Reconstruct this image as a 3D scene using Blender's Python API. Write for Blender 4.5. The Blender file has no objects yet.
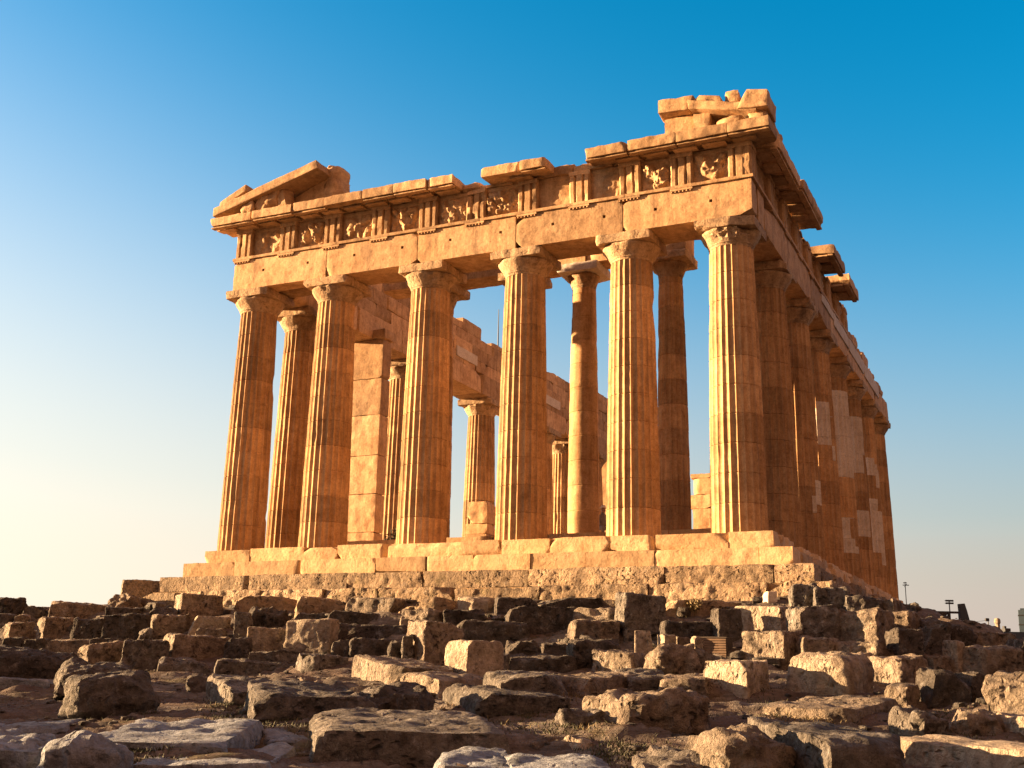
import bpy, math, random
import numpy as np
from mathutils import Vector, Matrix
R_ = math.radians
SC = bpy.context.scene
COL = SC.collection

# ------------------------------------------------------------------ camera
F_PX, PITCH, ROLL = 1133.0, R_(14.319), R_(1.132)
cam = bpy.data.cameras.new('camera')
cam.sensor_width = 36.0
cam.lens = F_PX * 36.0 / 1024.0
cam.clip_end = 20000
camo = bpy.data.objects.new('camera', cam)
COL.objects.link(camo)
cp, sp, cr, sr = math.cos(PITCH), math.sin(PITCH), math.cos(ROLL), math.sin(ROLL)
CF = np.array([0, cp, sp]); U0 = np.array([0, -sp, cp]); R0 = np.array([1.0, 0, 0])
CR = cr * R0 + sr * U0
CU = -sr * R0 + cr * U0
m = Matrix(((CR[0], CU[0], -CF[0], 0), (CR[1], CU[1], -CF[1], 0), (CR[2], CU[2], -CF[2], 0), (0, 0, 0, 1)))
camo.matrix_world = m
SC.camera = camo

# ------------------------------------------------------------------ light
SUN_EL = R_(8.0)
SUN_AZ = R_(-78.5)          # from +Y, positive to the right
sdir = Vector((math.sin(SUN_AZ) * math.cos(SUN_EL), math.cos(SUN_AZ) * math.cos(SUN_EL), math.sin(SUN_EL)))
sun = bpy.data.lights.new('sun', 'SUN')
sun.energy = 5.0
sun.angle = R_(0.5)
sun.color = (1.0, 0.62, 0.31)
suno = bpy.data.objects.new('sun', sun)
COL.objects.link(suno)
suno.rotation_euler = (-sdir).to_track_quat('-Z', 'Y').to_euler()

w = bpy.data.worlds.new('World')
SC.world = w
w.use_nodes = True
nt = w.node_tree
bg = nt.nodes['Background']
sky = nt.nodes.new('ShaderNodeTexSky')
sky.sky_type = 'NISHITA'
sky.sun_disc = False
sky.sun_elevation = SUN_EL
sky.sun_rotation = SUN_AZ
sky.altitude = 150
sky.air_density = 1.0
sky.dust_density = 1.5
sky.ozone_density = 2.0
hs = nt.nodes.new('ShaderNodeHueSaturation')
hs.inputs['Saturation'].default_value = 2.7
hs.inputs['Hue'].default_value = 0.490
hs.inputs['Value'].default_value = 1.15
nt.links.new(sky.outputs[0], hs.inputs['Color'])
# dusty warm air low over the horizon, brighter and creamier towards the sun
tcw = nt.nodes.new('ShaderNodeTexCoord')
sep = nt.nodes.new('ShaderNodeSeparateXYZ')
nt.links.new(tcw.outputs['Generated'], sep.inputs[0])
def wmath(op, a, b=None):
    nd = nt.nodes.new('ShaderNodeMath'); nd.operation = op
    for v, k in ((a, 0), (b, 1)):
        if v is None: continue
        if isinstance(v, (int, float)): nd.inputs[k].default_value = v
        else: nt.links.new(v, nd.inputs[k])
    return nd.outputs[0]
elev = wmath('MAXIMUM', sep.outputs[2], 0.0)

dotn = nt.nodes.new('ShaderNodeVectorMath'); dotn.operation = 'DOT_PRODUCT'
nt.links.new(tcw.outputs['Generated'], dotn.inputs[0])
dotn.inputs[1].default_value = (math.sin(SUN_AZ), math.cos(SUN_AZ), 0)
tow = wmath('MULTIPLY', wmath('ADD', dotn.outputs['Value'], 1.0), 0.5)
tow = wmath('POWER', tow, 1.6)
fall = wmath('SUBTRACT', 4.8, wmath('MULTIPLY', tow, 3.2))
dusk = wmath('POWER', 2.718, wmath('MULTIPLY', wmath('POWER', wmath('MULTIPLY', elev, fall), 2.4), -1.0))
def wmix(f, a, b):
    nd = nt.nodes.new('ShaderNodeMix'); nd.data_type = 'RGBA'
    for v, k in ((f, 0), (a, 6), (b, 7)):
        if isinstance(v, tuple): nd.inputs[k].default_value = (*v, 1)
        else: nt.links.new(v, nd.inputs[k])
    return nd.outputs[2]
band = wmix(tow, (1.34, 1.03, 1.06), (4.7, 4.15, 3.35))
fin = wmix(wmath('MULTIPLY', dusk, 0.97), hs.outputs[0], band)
# warm fill added to the unseen sky behind and overhead, warming shaded stone
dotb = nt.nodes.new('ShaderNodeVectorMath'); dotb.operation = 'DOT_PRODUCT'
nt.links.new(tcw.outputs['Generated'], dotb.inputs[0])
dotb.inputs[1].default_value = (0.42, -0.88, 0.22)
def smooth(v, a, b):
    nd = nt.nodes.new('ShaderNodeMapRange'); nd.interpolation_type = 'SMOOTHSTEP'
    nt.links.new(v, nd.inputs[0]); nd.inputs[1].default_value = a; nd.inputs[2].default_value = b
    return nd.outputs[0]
warm_fill = wmath('MULTIPLY', wmath('MAXIMUM', smooth(dotb.outputs['Value'], -.05, .6), smooth(sep.outputs[2], .6, .9)), .85)
fin = wmix(warm_fill, fin, (2.55, 1.03, .40))
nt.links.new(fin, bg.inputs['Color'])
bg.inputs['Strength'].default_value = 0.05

SC.view_settings.view_transform = 'Standard'
SC.view_settings.look = 'None'
SC.view_settings.gamma = 1.0
SC.view_settings.exposure = 2.62
SC.cycles.max_bounces = 8
SC.cycles.diffuse_bounces = 7

# ------------------------------------------------------------------ helpers
def ray(x, y):
    d = CF * F_PX + CR * (x - 512) - CU * (y - 384)
    return d / d[1]                      # scaled so that Y = 1

def _hash(ix, iy, iz, seed):
    h = (ix * 374761393 + iy * 668265263 + iz * 2147483647 + seed * 974634777) & 0xffffffff
    h = ((h ^ (h >> 13)) * 1274126177) & 0xffffffff
    h = ((h ^ (h >> 16)) * 2246822519) & 0xffffffff
    return ((h ^ (h >> 15)) & 0xffffff) / float(0xffffff) * 2 - 1

def vnoise(P, scale=1.0, seed=0):
    q = np.asarray(P, float) * scale + 1000.0
    i = np.floor(q).astype(np.int64)
    f = q - i
    f = f * f * f * (f * (f * 6 - 15) + 10)
    r = 0
    for dx in (0, 1):
        wx = f[:, 0] if dx else 1 - f[:, 0]
        for dy in (0, 1):
            wy = f[:, 1] if dy else 1 - f[:, 1]
            for dz in (0, 1):
                wz = f[:, 2] if dz else 1 - f[:, 2]
                r = r + wx * wy * wz * _hash(i[:, 0] + dx, i[:, 1] + dy, i[:, 2] + dz, seed)
    return r

def fbm(P, scale=1.0, octs=3, seed=0, gain=0.5):
    r, a = 0, 1.0
    for o in range(octs):
        r = r + a * vnoise(P, scale * 2.03 ** o, seed + o * 17)
        a *= gain
    return r

def mesh_obj(name, V, Fs, mat, parent=None, smooth=True, sharp=38, loc=None):
    me = bpy.data.meshes.new(name)
    me.from_pydata([tuple(v) for v in np.asarray(V, float)], [], [tuple(int(i) for i in f) for f in Fs])
    me.update()
    if smooth:
        me.shade_smooth()
        me.set_sharp_from_angle(angle=R_(sharp))
    me.materials.append(mat)
    o = bpy.data.objects.new(name, me)
    COL.objects.link(o)
    if parent is not None:
        o.parent = parent
    if loc is not None:
        o.location = loc
    return o

class MB:
    """collects pieces that make up ONE mesh"""
    def __init__(s): s.V, s.F, s.n, s.T = [], [], 0, []
    def add(s, V, Fs):
        V = np.asarray(V, float)
        s.V.append(V); s.F += [tuple(int(i) + s.n for i in f) for f in Fs]; s.n += len(V)
        s.T.append(np.full(len(V), math.sin(len(s.T) * 12.9898 + V[0].sum() * 7.233) * .5))
        return s
    def build(s, name, mat, parent=None, **k):
        o = mesh_obj(name, np.concatenate(s.V), s.F, mat, parent, **k)
        if len(s.T) > 1: o.data.attributes.new('tint', 'FLOAT', 'POINT').data.foreach_set('value', np.concatenate(s.T).astype(np.float32))
        return o

def lattice(xs, ys, zs):
    """surface of a box lattice with given coordinate lists, shared vertices, outward faces"""
    nx, ny, nz = len(xs) - 1, len(ys) - 1, len(zs) - 1
    P, Q = [], []
    def face(fn, na, nb, flip):
        A, B = np.meshgrid(np.arange(na), np.arange(nb), indexing='ij')
        A, B = A.ravel(), B.ravel()
        c = [fn(A, B), fn(A + 1, B), fn(A + 1, B + 1), fn(A, B + 1)]
        if flip: c = c[::-1]
        Q.append(np.stack(c, 1))
    K = lambda v, a: np.full_like(a, v)
    st = lambda a, b, c: (a * (ny + 1) + b) * (nz + 1) + c
    face(lambda a, b: st(a, b, K(0, a)), nx, ny, True)
    face(lambda a, b: st(a, b, K(nz, a)), nx, ny, False)
    face(lambda a, b: st(a, K(0, a), b), nx, nz, False)
    face(lambda a, b: st(a, K(ny, a), b), nx, nz, True)
    face(lambda a, b: st(K(0, a), a, b), ny, nz, True)
    face(lambda a, b: st(K(nx, a), a, b), ny, nz, False)
    q = np.concatenate(Q)
    u, inv = np.unique(q.ravel(), return_inverse=True)
    F = inv.reshape(-1, 4)
    c = u % (nz + 1); b = (u // (nz + 1)) % (ny + 1); a = u // ((nz + 1) * (ny + 1))
    V = np.stack([np.asarray(xs)[a], np.asarray(ys)[b], np.asarray(zs)[c]], 1)
    return V, F

def lin(a, b, step, lo=1, hi=40):
    n = int(min(hi, max(lo, round(abs(b - a) / step))))
    return np.linspace(a, b, n + 1)

def rough_box(x0, x1, y0, y1, z0, z1, step=.12, rnd=.04, amp=.02, seed=0, chips=2, chip=.2, big=0.0, hi=40, holes=None, pit=0.0):
    """worn block of stone: rounded edges, knocked off corners, uneven faces"""
    xs, ys, zs = lin(x0, x1, step, 2, hi), lin(y0, y1, step, 2, hi), lin(z0, z1, step, 2, hi)
    if holes:
        ex, ez = [], []
        for hx, hz, hr in holes:
            ex += [hx - hr, hx - hr * .8, hx + hr * .8, hx + hr]; ez += [hz - hr, hz - hr * .8, hz + hr * .8, hz + hr]
        xs = np.unique(np.round(np.concatenate([xs, ex]), 4)); zs = np.unique(np.round(np.concatenate([zs, ez]), 4))
    V, F = lattice(xs, ys, zs)
    lo = np.array([x0, y0, z0]); hi_ = np.array([x1, y1, z1])
    c = (lo + hi_) / 2; h = (hi_ - lo) / 2
    r = min(rnd, h.min() * .8)
    inner = np.clip(V, lo + r, hi_ - r)
    d = V - inner
    L = np.linalg.norm(d, axis=1)
    N = np.where(L[:, None] > 1e-6, d / np.maximum(L, 1e-6)[:, None], 0)
    V2 = inner + N * r
    seed = abs(int(seed)); rng = np.random.RandomState(seed + 5)
    off = rng.uniform(-50, 50, 3)
    if big > 0:
        V2 = V2 + N * (fbm(V2 - c + off, .9 / max(.25, h.max()), 2, seed) * big)[:, None]
    for k in range(chips):
        s = rng.choice([-1, 1], 3).astype(float)
        wgt = rng.uniform(.15, 1, 3); wgt[rng.randint(3)] *= rng.choice([.08, 1])
        nrm = s * wgt; nrm /= np.linalg.norm(nrm)
        corner = c + s * h
        depth = chip * rng.uniform(.3, 1) * min(1, h.min() * 2.2)
        dist = (V2 - corner) @ nrm + depth + fbm(V2 + off, 2.5, 2, seed + k) * depth * .14
        V2 = V2 - np.maximum(dist, 0)[:, None] * nrm
    V2 = V2 + N * (fbm(V2 + off, 3.6, 4, seed + 3, .6) * amp)[:, None]
    if pit > 0:
        pn = vnoise(V2 + off, 7.0, seed + 9)
        V2 = V2 - N * (np.clip(pn - .25, 0, 1) * pit)[:, None]
    if holes:
        for hx, hz, hr in holes:
            mk = (np.abs(V[:, 0] - hx) < hr * .9) & (np.abs(V[:, 2] - hz) < hr * .9) & (V[:, 1] < y0 + 1e-4)
            V2[mk, 1] += .22
    return V2, F

def box(x0, x1, y0, y1, z0, z1):
    return lattice([x0, x1], [y0, y1], [z0, z1])

def lathe(prof, n=32):
    """prof: list of (r, z), closed caps"""
    a = np.arange(n) * 2 * math.pi / n
    V = [np.stack([r * np.cos(a), r * np.sin(a), np.full(n, z)], 1) for r, z in prof]
    F = []
    for k in range(len(prof) - 1):
        for i in range(n):
            j = (i + 1) % n
            F.append((k * n + i, k * n + j, (k + 1) * n + j, (k + 1) * n + i))
    F.append(tuple(range(n))[::-1]); F.append(tuple((len(prof) - 1) * n + i for i in range(n)))
    return np.concatenate(V), F

def tube(p0, p1, r0, r1=None, n=8):
    p0, p1 = Vector(p0), Vector(p1)
    r1 = r0 if r1 is None else r1
    q = (p1 - p0).to_track_quat('Z', 'Y')
    V = []
    for p, r in ((p0, r0), (p1, r1)):
        for i in range(n):
            a = 2 * math.pi * i / n
            V.append(p + q @ Vector((r * math.cos(a), r * math.sin(a), 0)))
    F = [(i, (i + 1) % n, n + (i + 1) % n, n + i) for i in range(n)] + [tuple(range(n))[::-1], tuple(range(n, 2 * n))]
    return np.array(V), F

def extrude(poly, y0, y1):
    """poly: list of (x, z) counter-clockwise seen from -y; prism from y0 to y1"""
    n = len(poly)
    V = [(x, y0, z) for x, z in poly] + [(x, y1, z) for x, z in poly]
    F = [tuple(range(n)), tuple(range(2 * n - 1, n - 1, -1))] + [(i, i + n, (i + 1) % n + n, (i + 1) % n) for i in range(n)]
    return np.array(V), F

def tag(o, label=None, cat=None, group=None, kind=None):
    if label: o['label'] = label
    if cat: o['category'] = cat
    if group: o['group'] = group
    if kind: o['kind'] = kind
    return o

def empty(name, loc=(0, 0, 0), rz=0):
    o = bpy.data.objects.new(name, None)
    COL.objects.link(o)
    o.location = loc; o.rotation_euler = (0, 0, rz)
    return o

# ------------------------------------------------------------------ materials
def nodes_mat(name):
    mt = bpy.data.materials.new(name)
    mt.use_nodes = True
    return mt, mt.node_tree, mt.node_tree.nodes['Principled BSDF']

class NB:
    def __init__(s, nt): s.nt = nt
    def n(s, t, **k):
        nd = s.nt.nodes.new(t)
        for a, v in k.items():
            if a.startswith('_'): setattr(nd, a[1:], v)
            else: nd.inputs[a].default_value = v
        return nd
    def l(s, a, b): s.nt.links.new(a, b)
    def noise(s, vec, scale, detail=4, rough=.55):
        nd = s.n('ShaderNodeTexNoise', Scale=scale, Detail=detail, Roughness=rough)
        s.l(vec, nd.inputs['Vector']); return nd.outputs['Fac']
    def ramp(s, fac, stops):
        nd = s.n('ShaderNodeValToRGB')
        el = nd.color_ramp.elements
        while len(el) < len(stops): el.new(.5)
        for e, (p, c) in zip(el, stops):
            e.position = p; e.color = (c, c, c, 1) if isinstance(c, (int, float)) else (*c, 1)
        s.l(fac, nd.inputs[0]); return nd.outputs['Color']
    def mix(s, fac, a, b, mode='MIX'):
        nd = s.n('ShaderNodeMix', _data_type='RGBA', _blend_type=mode)
        for v, i in ((fac, 0), (a, 6), (b, 7)):
            if hasattr(v, 'is_linked') or hasattr(v, 'links'): s.l(v, nd.inputs[i])
            elif isinstance(v, (int, float)) and i: nd.inputs[i].default_value = (v, v, v, 1)
            elif i: nd.inputs[i].default_value = (*v, 1)
            else: nd.inputs[i].default_value = v
        return nd.outputs[2]
    def math(s, op, a, b=0.0):
        nd = s.n('ShaderNodeMath', _operation=op)
        for v, i in ((a, 0), (b, 1)):
            if hasattr(v, 'links'): s.l(v, nd.inputs[i])
            else: nd.inputs[i].default_value = v
        return nd.outputs[0]

def stone_mat(name, light, mid, dark, streak=0.0, pits=.5, bump=.5, lichen=.0, drums=False, scale=1.0, rnd=.25, moss=0.0, crusty=0.35, rugged=0.0):
    mt, nt, bs = nodes_mat(name)
    b = NB(nt)
    geo = b.n('ShaderNodeNewGeometry')
    pos = geo.outputs['Position']
    oi = b.n('ShaderNodeObjectInfo')
    big = b.noise(pos, .45 * scale, 5, .6)
    c = b.mix(b.ramp(big, [(.32, 0.), (.68, 1.)]), mid, light)
    med = b.noise(pos, 2.2 * scale, 6, .65)
    c = b.mix(b.ramp(med, [(.46, 0.), (.72, .85)]), c, dark)
    if streak > 0:
        mp = b.n('ShaderNodeMapping', Scale=(3.2, 3.2, .16)); b.l(pos, mp.inputs[0])
        sn = b.noise(mp.outputs[0], 1.3, 6, .65)
        c = b.mix(b.math('MULTIPLY', b.ramp(sn, [(.45, 0.), (.75, 1.)]), streak), c, tuple(v * .45 for v in dark))
        mp2 = b.n('ShaderNodeMapping', Scale=(.7, .7, 6.)); b.l(pos, mp2.inputs[0])
        sn2 = b.noise(mp2.outputs[0], 1.0, 3, .5)
        c = b.mix(b.math('MULTIPLY', b.ramp(sn2, [(.5, 0.), (.72, 1.)]), .35), c, tuple(v * .8 for v in mid))
    if drums:
        tc = b.n('ShaderNodeTexCoord')
        sx = b.n('ShaderNodeSeparateXYZ'); b.l(tc.outputs['Object'], sx.inputs[0])
        fl = b.math('FLOOR', b.math('DIVIDE', sx.outputs[2], .955))
        wn = b.n('ShaderNodeTexWhiteNoise', _noise_dimensions='2D')
        cb = b.n('ShaderNodeCombineXYZ'); b.l(fl, cb.inputs[0]); b.l(oi.outputs['Random'], cb.inputs[1]); b.l(cb.outputs[0], wn.inputs['Vector'])
        v = b.math('ADD', b.math('MULTIPLY', wn.outputs['Value'], .44), .75)
        c = b.mix(1.0, c, v, 'MULTIPLY')
    if lichen > 0:
        ln = b.noise(pos, 4.2, 6, .75)
        c = b.mix(b.math('MULTIPLY', b.ramp(ln, [(.56, 0.), (.66, 1.)]), lichen), c, (.46, .45, .43))
        ln2 = b.noise(pos, 2.9, 6, .75)
        c = b.mix(b.math('MULTIPLY', b.ramp(ln2, [(.54, 0.), (.64, 1.)]), lichen), c, (.055, .048, .04))
    if moss > 0:
        mn = b.noise(pos, 2.6, 5, .7)
        c = b.mix(b.math('MULTIPLY', b.ramp(mn, [(.58, 0.), (.68, 1.)]), moss), c, (.16, .14, .03))
    fine = b.noise(pos, 26 * scale, 5, .7)
    grain = b.noise(pos, 9.5 * scale, 5, .7)
    c = b.mix(.7 if bump > .38 else .42, c, b.ramp(grain, [(.3, .42), (.52, 1.0), (.75, 1.22)]), 'MULTIPLY')
    if rugged > 0:
        sp1 = b.math('MULTIPLY', b.ramp(b.noise(pos, 6.5, 6, .8), [(.50, 0.), (.60, 1.)]), b.ramp(b.noise(pos, 1.1, 4, .6), [(.36, .25), (.6, 1.)]))
        c = b.mix(b.math('MULTIPLY', sp1, rugged), c, tuple(v * .45 for v in dark))
        sp2 = b.ramp(b.noise(pos, 5.2, 6, .75), [(.55, 0.), (.64, 1.)])
        c = b.mix(b.math('MULTIPLY', sp2, rugged * .5), c, tuple(v * 1.25 for v in light))
    c = b.mix(.5, c, b.ramp(fine, [(.25, .35), (.75, 1.25)]), 'MULTIPLY')
    vor = b.n('ShaderNodeTexVoronoi', Scale=9 * scale)
    wob = b.mix(.25, pos, b.n('ShaderNodeTexNoise', Scale=5.).outputs['Color'])
    b.l(wob, vor.inputs['Vector'])
    pit = b.ramp(vor.outputs['Distance'], [(.12, 1.), (.38, 0.)])
    pitm = b.math('MULTIPLY', pit, b.ramp(b.noise(pos, 1.6, 3), [(.45, 0.), (.62, 1.)]))
    c = b.mix(b.math('MULTIPLY', pitm, pits * .75), c, tuple(v * .35 for v in dark))
    at = b.n('ShaderNodeAttribute', _attribute_name='tint')
    c = b.mix(1.0, c, b.math('ADD', b.math('MULTIPLY', at.outputs['Fac'], .5), 1.0), 'MULTIPLY')
    crn = b.n('ShaderNodeMapping', Scale=(1.1, 1.1, .5)); b.l(pos, crn.inputs[0])
    crust = b.math('MULTIPLY', b.ramp(b.noise(crn.outputs[0], .9, 7, .7), [(.55, 0.), (.66, 1.)]), crusty)
    c = b.mix(crust, c, (.11, .075, .05))
    vv = b.math('ADD', b.math('MULTIPLY', oi.outputs['Random'], 2 * rnd), 1 - rnd)
    c = b.mix(1.0, c, vv, 'MULTIPLY')
    b.l(c, bs.inputs['Base Color'])
    bs.inputs['Roughness'].default_value = .88
    bs.inputs['Specular IOR Level'].default_value = .2
    h = b.math('ADD', b.math('MULTIPLY', b.noise(pos, 7 * scale, 6, .65), 1.2), b.math('MULTIPLY', fine, .35))
    h = b.math('SUBTRACT', h, b.math('MULTIPLY', pitm, pits))
    bp = b.n('ShaderNodeBump', Strength=bump, Distance=.06 if bump < .8 else .2)
    b.l(h, bp.inputs['Height']); b.l(bp.outputs[0], bs.inputs['Normal'])
    return mt

M = {}
M['marble'] = stone_mat('weathered_marble', (.61, .41, .235), (.51, .315, .16), (.28, .155, .075), streak=.5, pits=.3, bump=.24, rnd=.06)
M['shaft'] = stone_mat('fluted_marble', (.61, .395, .21), (.52, .31, .145), (.34, .18, .08), streak=.75, pits=.15, bump=.2, drums=True, rnd=.11)
M['capital'] = stone_mat('stained_marble', (.55, .40, .25), (.45, .30, .17), (.20, .12, .07), streak=.5, pits=.6, bump=.6, rnd=.1, crusty=.7)
M['new'] = stone_mat('new_marble', (.64, .57, .48), (.58, .50, .41), (.44, .36, .28), pits=.1, bump=.15, rnd=.08, crusty=0.)
M['step'] = stone_mat('step_marble', (.64, .455, .265), (.55, .36, .185), (.38, .225, .11), streak=.25, pits=.4, bump=.3, rnd=.05)
M['poros'] = stone_mat('pitted_limestone', (.50, .38, .25), (.42, .30, .19), (.16, .11, .07), rugged=.4, pits=1., bump=.9, lichen=.25, rnd=.1, moss=.5)
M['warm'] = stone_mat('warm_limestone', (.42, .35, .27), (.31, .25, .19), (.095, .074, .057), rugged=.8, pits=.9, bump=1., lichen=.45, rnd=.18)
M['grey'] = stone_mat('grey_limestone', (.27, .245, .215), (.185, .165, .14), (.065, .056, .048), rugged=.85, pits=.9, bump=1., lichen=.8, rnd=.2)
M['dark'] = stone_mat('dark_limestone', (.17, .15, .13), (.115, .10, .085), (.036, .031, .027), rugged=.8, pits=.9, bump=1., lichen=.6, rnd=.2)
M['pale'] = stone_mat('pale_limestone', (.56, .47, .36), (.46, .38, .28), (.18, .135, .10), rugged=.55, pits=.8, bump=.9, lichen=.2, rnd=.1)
M['shade_slate'] = stone_mat('blue_shade_bedrock', (.40, .435, .48), (.30, .33, .37), (.13, .14, .155), rugged=.6, pits=.5, bump=.8, lichen=.3, rnd=.1)  # rock grey with the blue cast of shade put into the colour

def flat_mat(name, col, rough=.6, metal=0.0):
    mt, nt, bs = nodes_mat(name)
    b = NB(nt)
    geo = b.n('ShaderNodeNewGeometry')
    nz = b.noise(geo.outputs['Position'], 12, 4)
    c = b.mix(.5, col, b.ramp(nz, [(.3, .6), (.7, 1.2)]), 'MULTIPLY')
    b.l(c, bs.inputs['Base Color'])
    bs.inputs['Roughness'].default_value = rough; bs.inputs['Metallic'].default_value = metal
    return mt
M['steel'] = flat_mat('dark_steel', (.022, .026, .03), .6)
M['darkwood'] = flat_mat('dark_wood', (.05, .035, .025), .8)
M['woodslat'] = flat_mat('brown_wood', (.16, .10, .06), .8)
M['blue_panel'] = flat_mat('blue_grey_panel', (.03, .055, .08), .6)
M['shrub'] = flat_mat('shrub_leaf', (.06, .06, .022), .8)
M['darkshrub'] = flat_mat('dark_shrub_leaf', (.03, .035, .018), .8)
M['drygrass'] = flat_mat('dry_grass', (.15, .11, .045), .8)
M['greengrass'] = flat_mat('green_grass', (.042, .044, .016), .8)
M['cloth'] = flat_mat('grey_cloth', (.28, .27, .27), .8)
M['skin'] = flat_mat('skin', (.45, .28, .2), .6)
M['white'] = flat_mat('white_cotton', (.75, .74, .72), .7)

def ground_mat():
    mt, nt, bs = nodes_mat('dusty_ground')
    b = NB(nt)
    pos = b.n('ShaderNodeNewGeometry').outputs['Position']
    big = b.noise(pos, .28, 5, .6)
    c = b.mix(b.ramp(big, [(.38, 0.), (.62, 1.)]), (.10, .075, .062), (.15, .115, .095))
    md = b.noise(pos, 1.4, 6, .7)
    c = b.mix(b.ramp(md, [(.48, 0.), (.66, .9)]), c, (.06, .044, .032))
    gn = b.noise(pos, .55, 4, .6)
    gr = b.math('MULTIPLY', b.ramp(gn, [(.52, 0.), (.62, 1.)]), b.ramp(b.noise(pos, 5., 4, .7), [(.42, 0.), (.58, 1.)]))
    c = b.mix(b.math('MULTIPLY', gr, .8), c, (.075, .07, .025))
    fn = b.noise(pos, 22, 6, .75)
    c = b.mix(.8, c, b.ramp(fn, [(.3, .4), (.7, 1.3)]), 'MULTIPLY')
    vor = b.n('ShaderNodeTexVoronoi', Scale=16.); b.l(pos, vor.inputs['Vector'])
    st = b.ramp(vor.outputs['Distance'], [(.1, 1.), (.3, 0.)])
    c = b.mix(b.math('MULTIPLY', st, .5), c, (.25, .2, .155))
    nz = b.n('ShaderNodeSeparateXYZ'); b.l(b.n('ShaderNodeNewGeometry').outputs['True Normal'], nz.inputs[0])
    steep = b.ramp(nz.outputs[2], [(.70, 1.), (.90, 0.)])
    patch_ = b.ramp(b.noise(pos, .5, 6, .6), [(.50, 0.), (.545, 1.)])
    rk = b.math('MAXIMUM', steep, b.math('MULTIPLY', patch_, .9))
    mpz = b.n('ShaderNodeMapping', Scale=(.6, 1.6, 9.)); b.l(pos, mpz.inputs[0])
    strat = b.noise(mpz.outputs[0], 1.6, 6, .7)
    rc = b.mix(b.ramp(strat, [(.35, 0.), (.65, 1.)]), (.08, .07, .06), (.215, .19, .165))
    rc = b.mix(.7, rc, b.ramp(b.noise(pos, 8., 6, .75), [(.3, .35), (.55, 1.), (.75, 1.3)]), 'MULTIPLY')
    c = b.mix(rk, c, rc)
    b.l(c, bs.inputs['Base Color'])
    bs.inputs['Roughness'].default_value = .95
    bs.inputs['Specular IOR Level'].default_value = .1
    h = b.math('ADD', b.noise(pos, 4, 7, .7), b.math('MULTIPLY', st, .25))
    bp = b.n('ShaderNodeBump', Strength=.8, Distance=.1); b.l(h, bp.inputs['Height']); b.l(bp.outputs[0], bs.inputs['Normal'])
    return mt
M['ground'] = ground_mat()

# ------------------------------------------------------------------ temple frame (local x right, y into depth, z up from the top step)
YAW = R_(25.2145)
TA = np.array([-math.cos(YAW), math.sin(YAW), 0]); TB = np.array([math.sin(YAW), math.cos(YAW), 0])
TC = np.array([7.3255, 35.6525, 4.3021])
SP, SCN = 4.057, 3.584
FU = [0, SCN, SCN + SP, SCN + 2 * SP, SCN + 3 * SP, 2 * SCN + 3 * SP]     # column axes from the right corner to the left
WID = FU[-1]
LEN = 4.647 + 4.611 * 6
temple = empty('ruined_temple', TC, -YAW)
tag(temple, 'ruined marble temple with fluted columns standing on worn steps above the rubble', 'temple')
def world(x, y, z): return TC - TA * x + TB * y + np.array([0, 0, z])
def on_front(px, py, off):                # pixel -> (x, z) in the plane `off` in front of the facade
    d = ray(px, py); t = ((TC - TB * off) @ TB) / (d @ TB); P = d * t - TC
    return -(P @ TA), P[2]
def on_side(px, py, lx):                  # pixel -> (y, z) in the plane local x = lx
    d = ray(px, py); O = TC - TA * lx; t = (O @ TA) / (d @ TA); P = d * t - TC
    return P @ TB, P[2]

# ------------------------------------------------------------------ ground
def terrain(X, Y, nz=True):
    X = np.asarray(X, float); Y = np.asarray(Y, float)
    rx, ry = X - TC[0], Y - TC[1]
    lx = -(rx * TA[0] + ry * TA[1]); ly = rx * TB[0] + ry * TB[1]
    n = -ly - 3.5                       # in front of the facade steps
    mfl = lx - 3.6                      # right of the flank steps
    d = np.where((n > 0) & (mfl > 0), np.hypot(np.maximum(n, 0), np.maximum(mfl, 0)), np.maximum(n, mfl))
    z = np.interp(d, [-2, 0, 1.2, 3.2, 6.6, 10, 16, 24, 32, 45], [2.1, 2.05, 1.9, 1.55, .25, -.05, -.55, -1.15, -1.5, -1.7])
    q_ = np.floor(z / .42 + .5) * .42 + np.clip(((z / .42 + .5) % 1 - .5) / .22, -.5, .5) * .42
    band_ = np.clip((d - .6) / .5, 0, 1) * np.clip((9.5 - d) / 1.5, 0, 1)
    z = z + (q_ - z) * band_ * .85
    # bank raised out of frame at left, added to shade the lower left
    shade_bank = np.clip((-X - .50 * Y - .9) / 2.6, 0, 1)
    z = z + shade_bank * shade_bank * (3 - 2 * shade_bank) * 1.15 * np.clip((30 - Y) / 10, 0, 1)
    z = z - np.clip((lx - 5) / 6, 0, 1) * np.clip((ly - 1) / 10, 0, 1) * 2.1 - np.clip((lx - 4.6) / 3, 0, 1) * np.clip((ly + 4) / 5, 0, 1) * .6
    # the rock falls away behind
    far = np.clip((np.hypot(X, Y - 30) - 40) / 75, 0, 1)
    z = z - far * far * (3 - 2 * far) * 62
    if nz:
        P = np.stack([X.ravel(), Y.ravel(), np.zeros(X.size)], 1)
        near = np.clip(1 - far.ravel() * 3, 0, 1)
        und = (fbm(P, .35, 4, 3) * np.interp(d.ravel(), [6, 9], [.13, .055]) + np.abs(fbm(P * [1, 1.8, 1], 1.1, 3, 11)) * np.interp(d.ravel(), [6, 9], [.10, .035]) - .03)
        z = z + (und * near * np.where((d.ravel() < -1), 0, 1)).reshape(z.shape) + ledges(X, Y)
    return z

def march(px, py):
    d = ray(px, py)
    t = np.linspace(6, 75, 1400)
    P = d[None] * t[:, None]
    below = P[:, 2] < terrain(P[:, 0], P[:, 1])
    i = int(np.argmax(below)) if below.any() else len(t) - 1
    return P[i]

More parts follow.
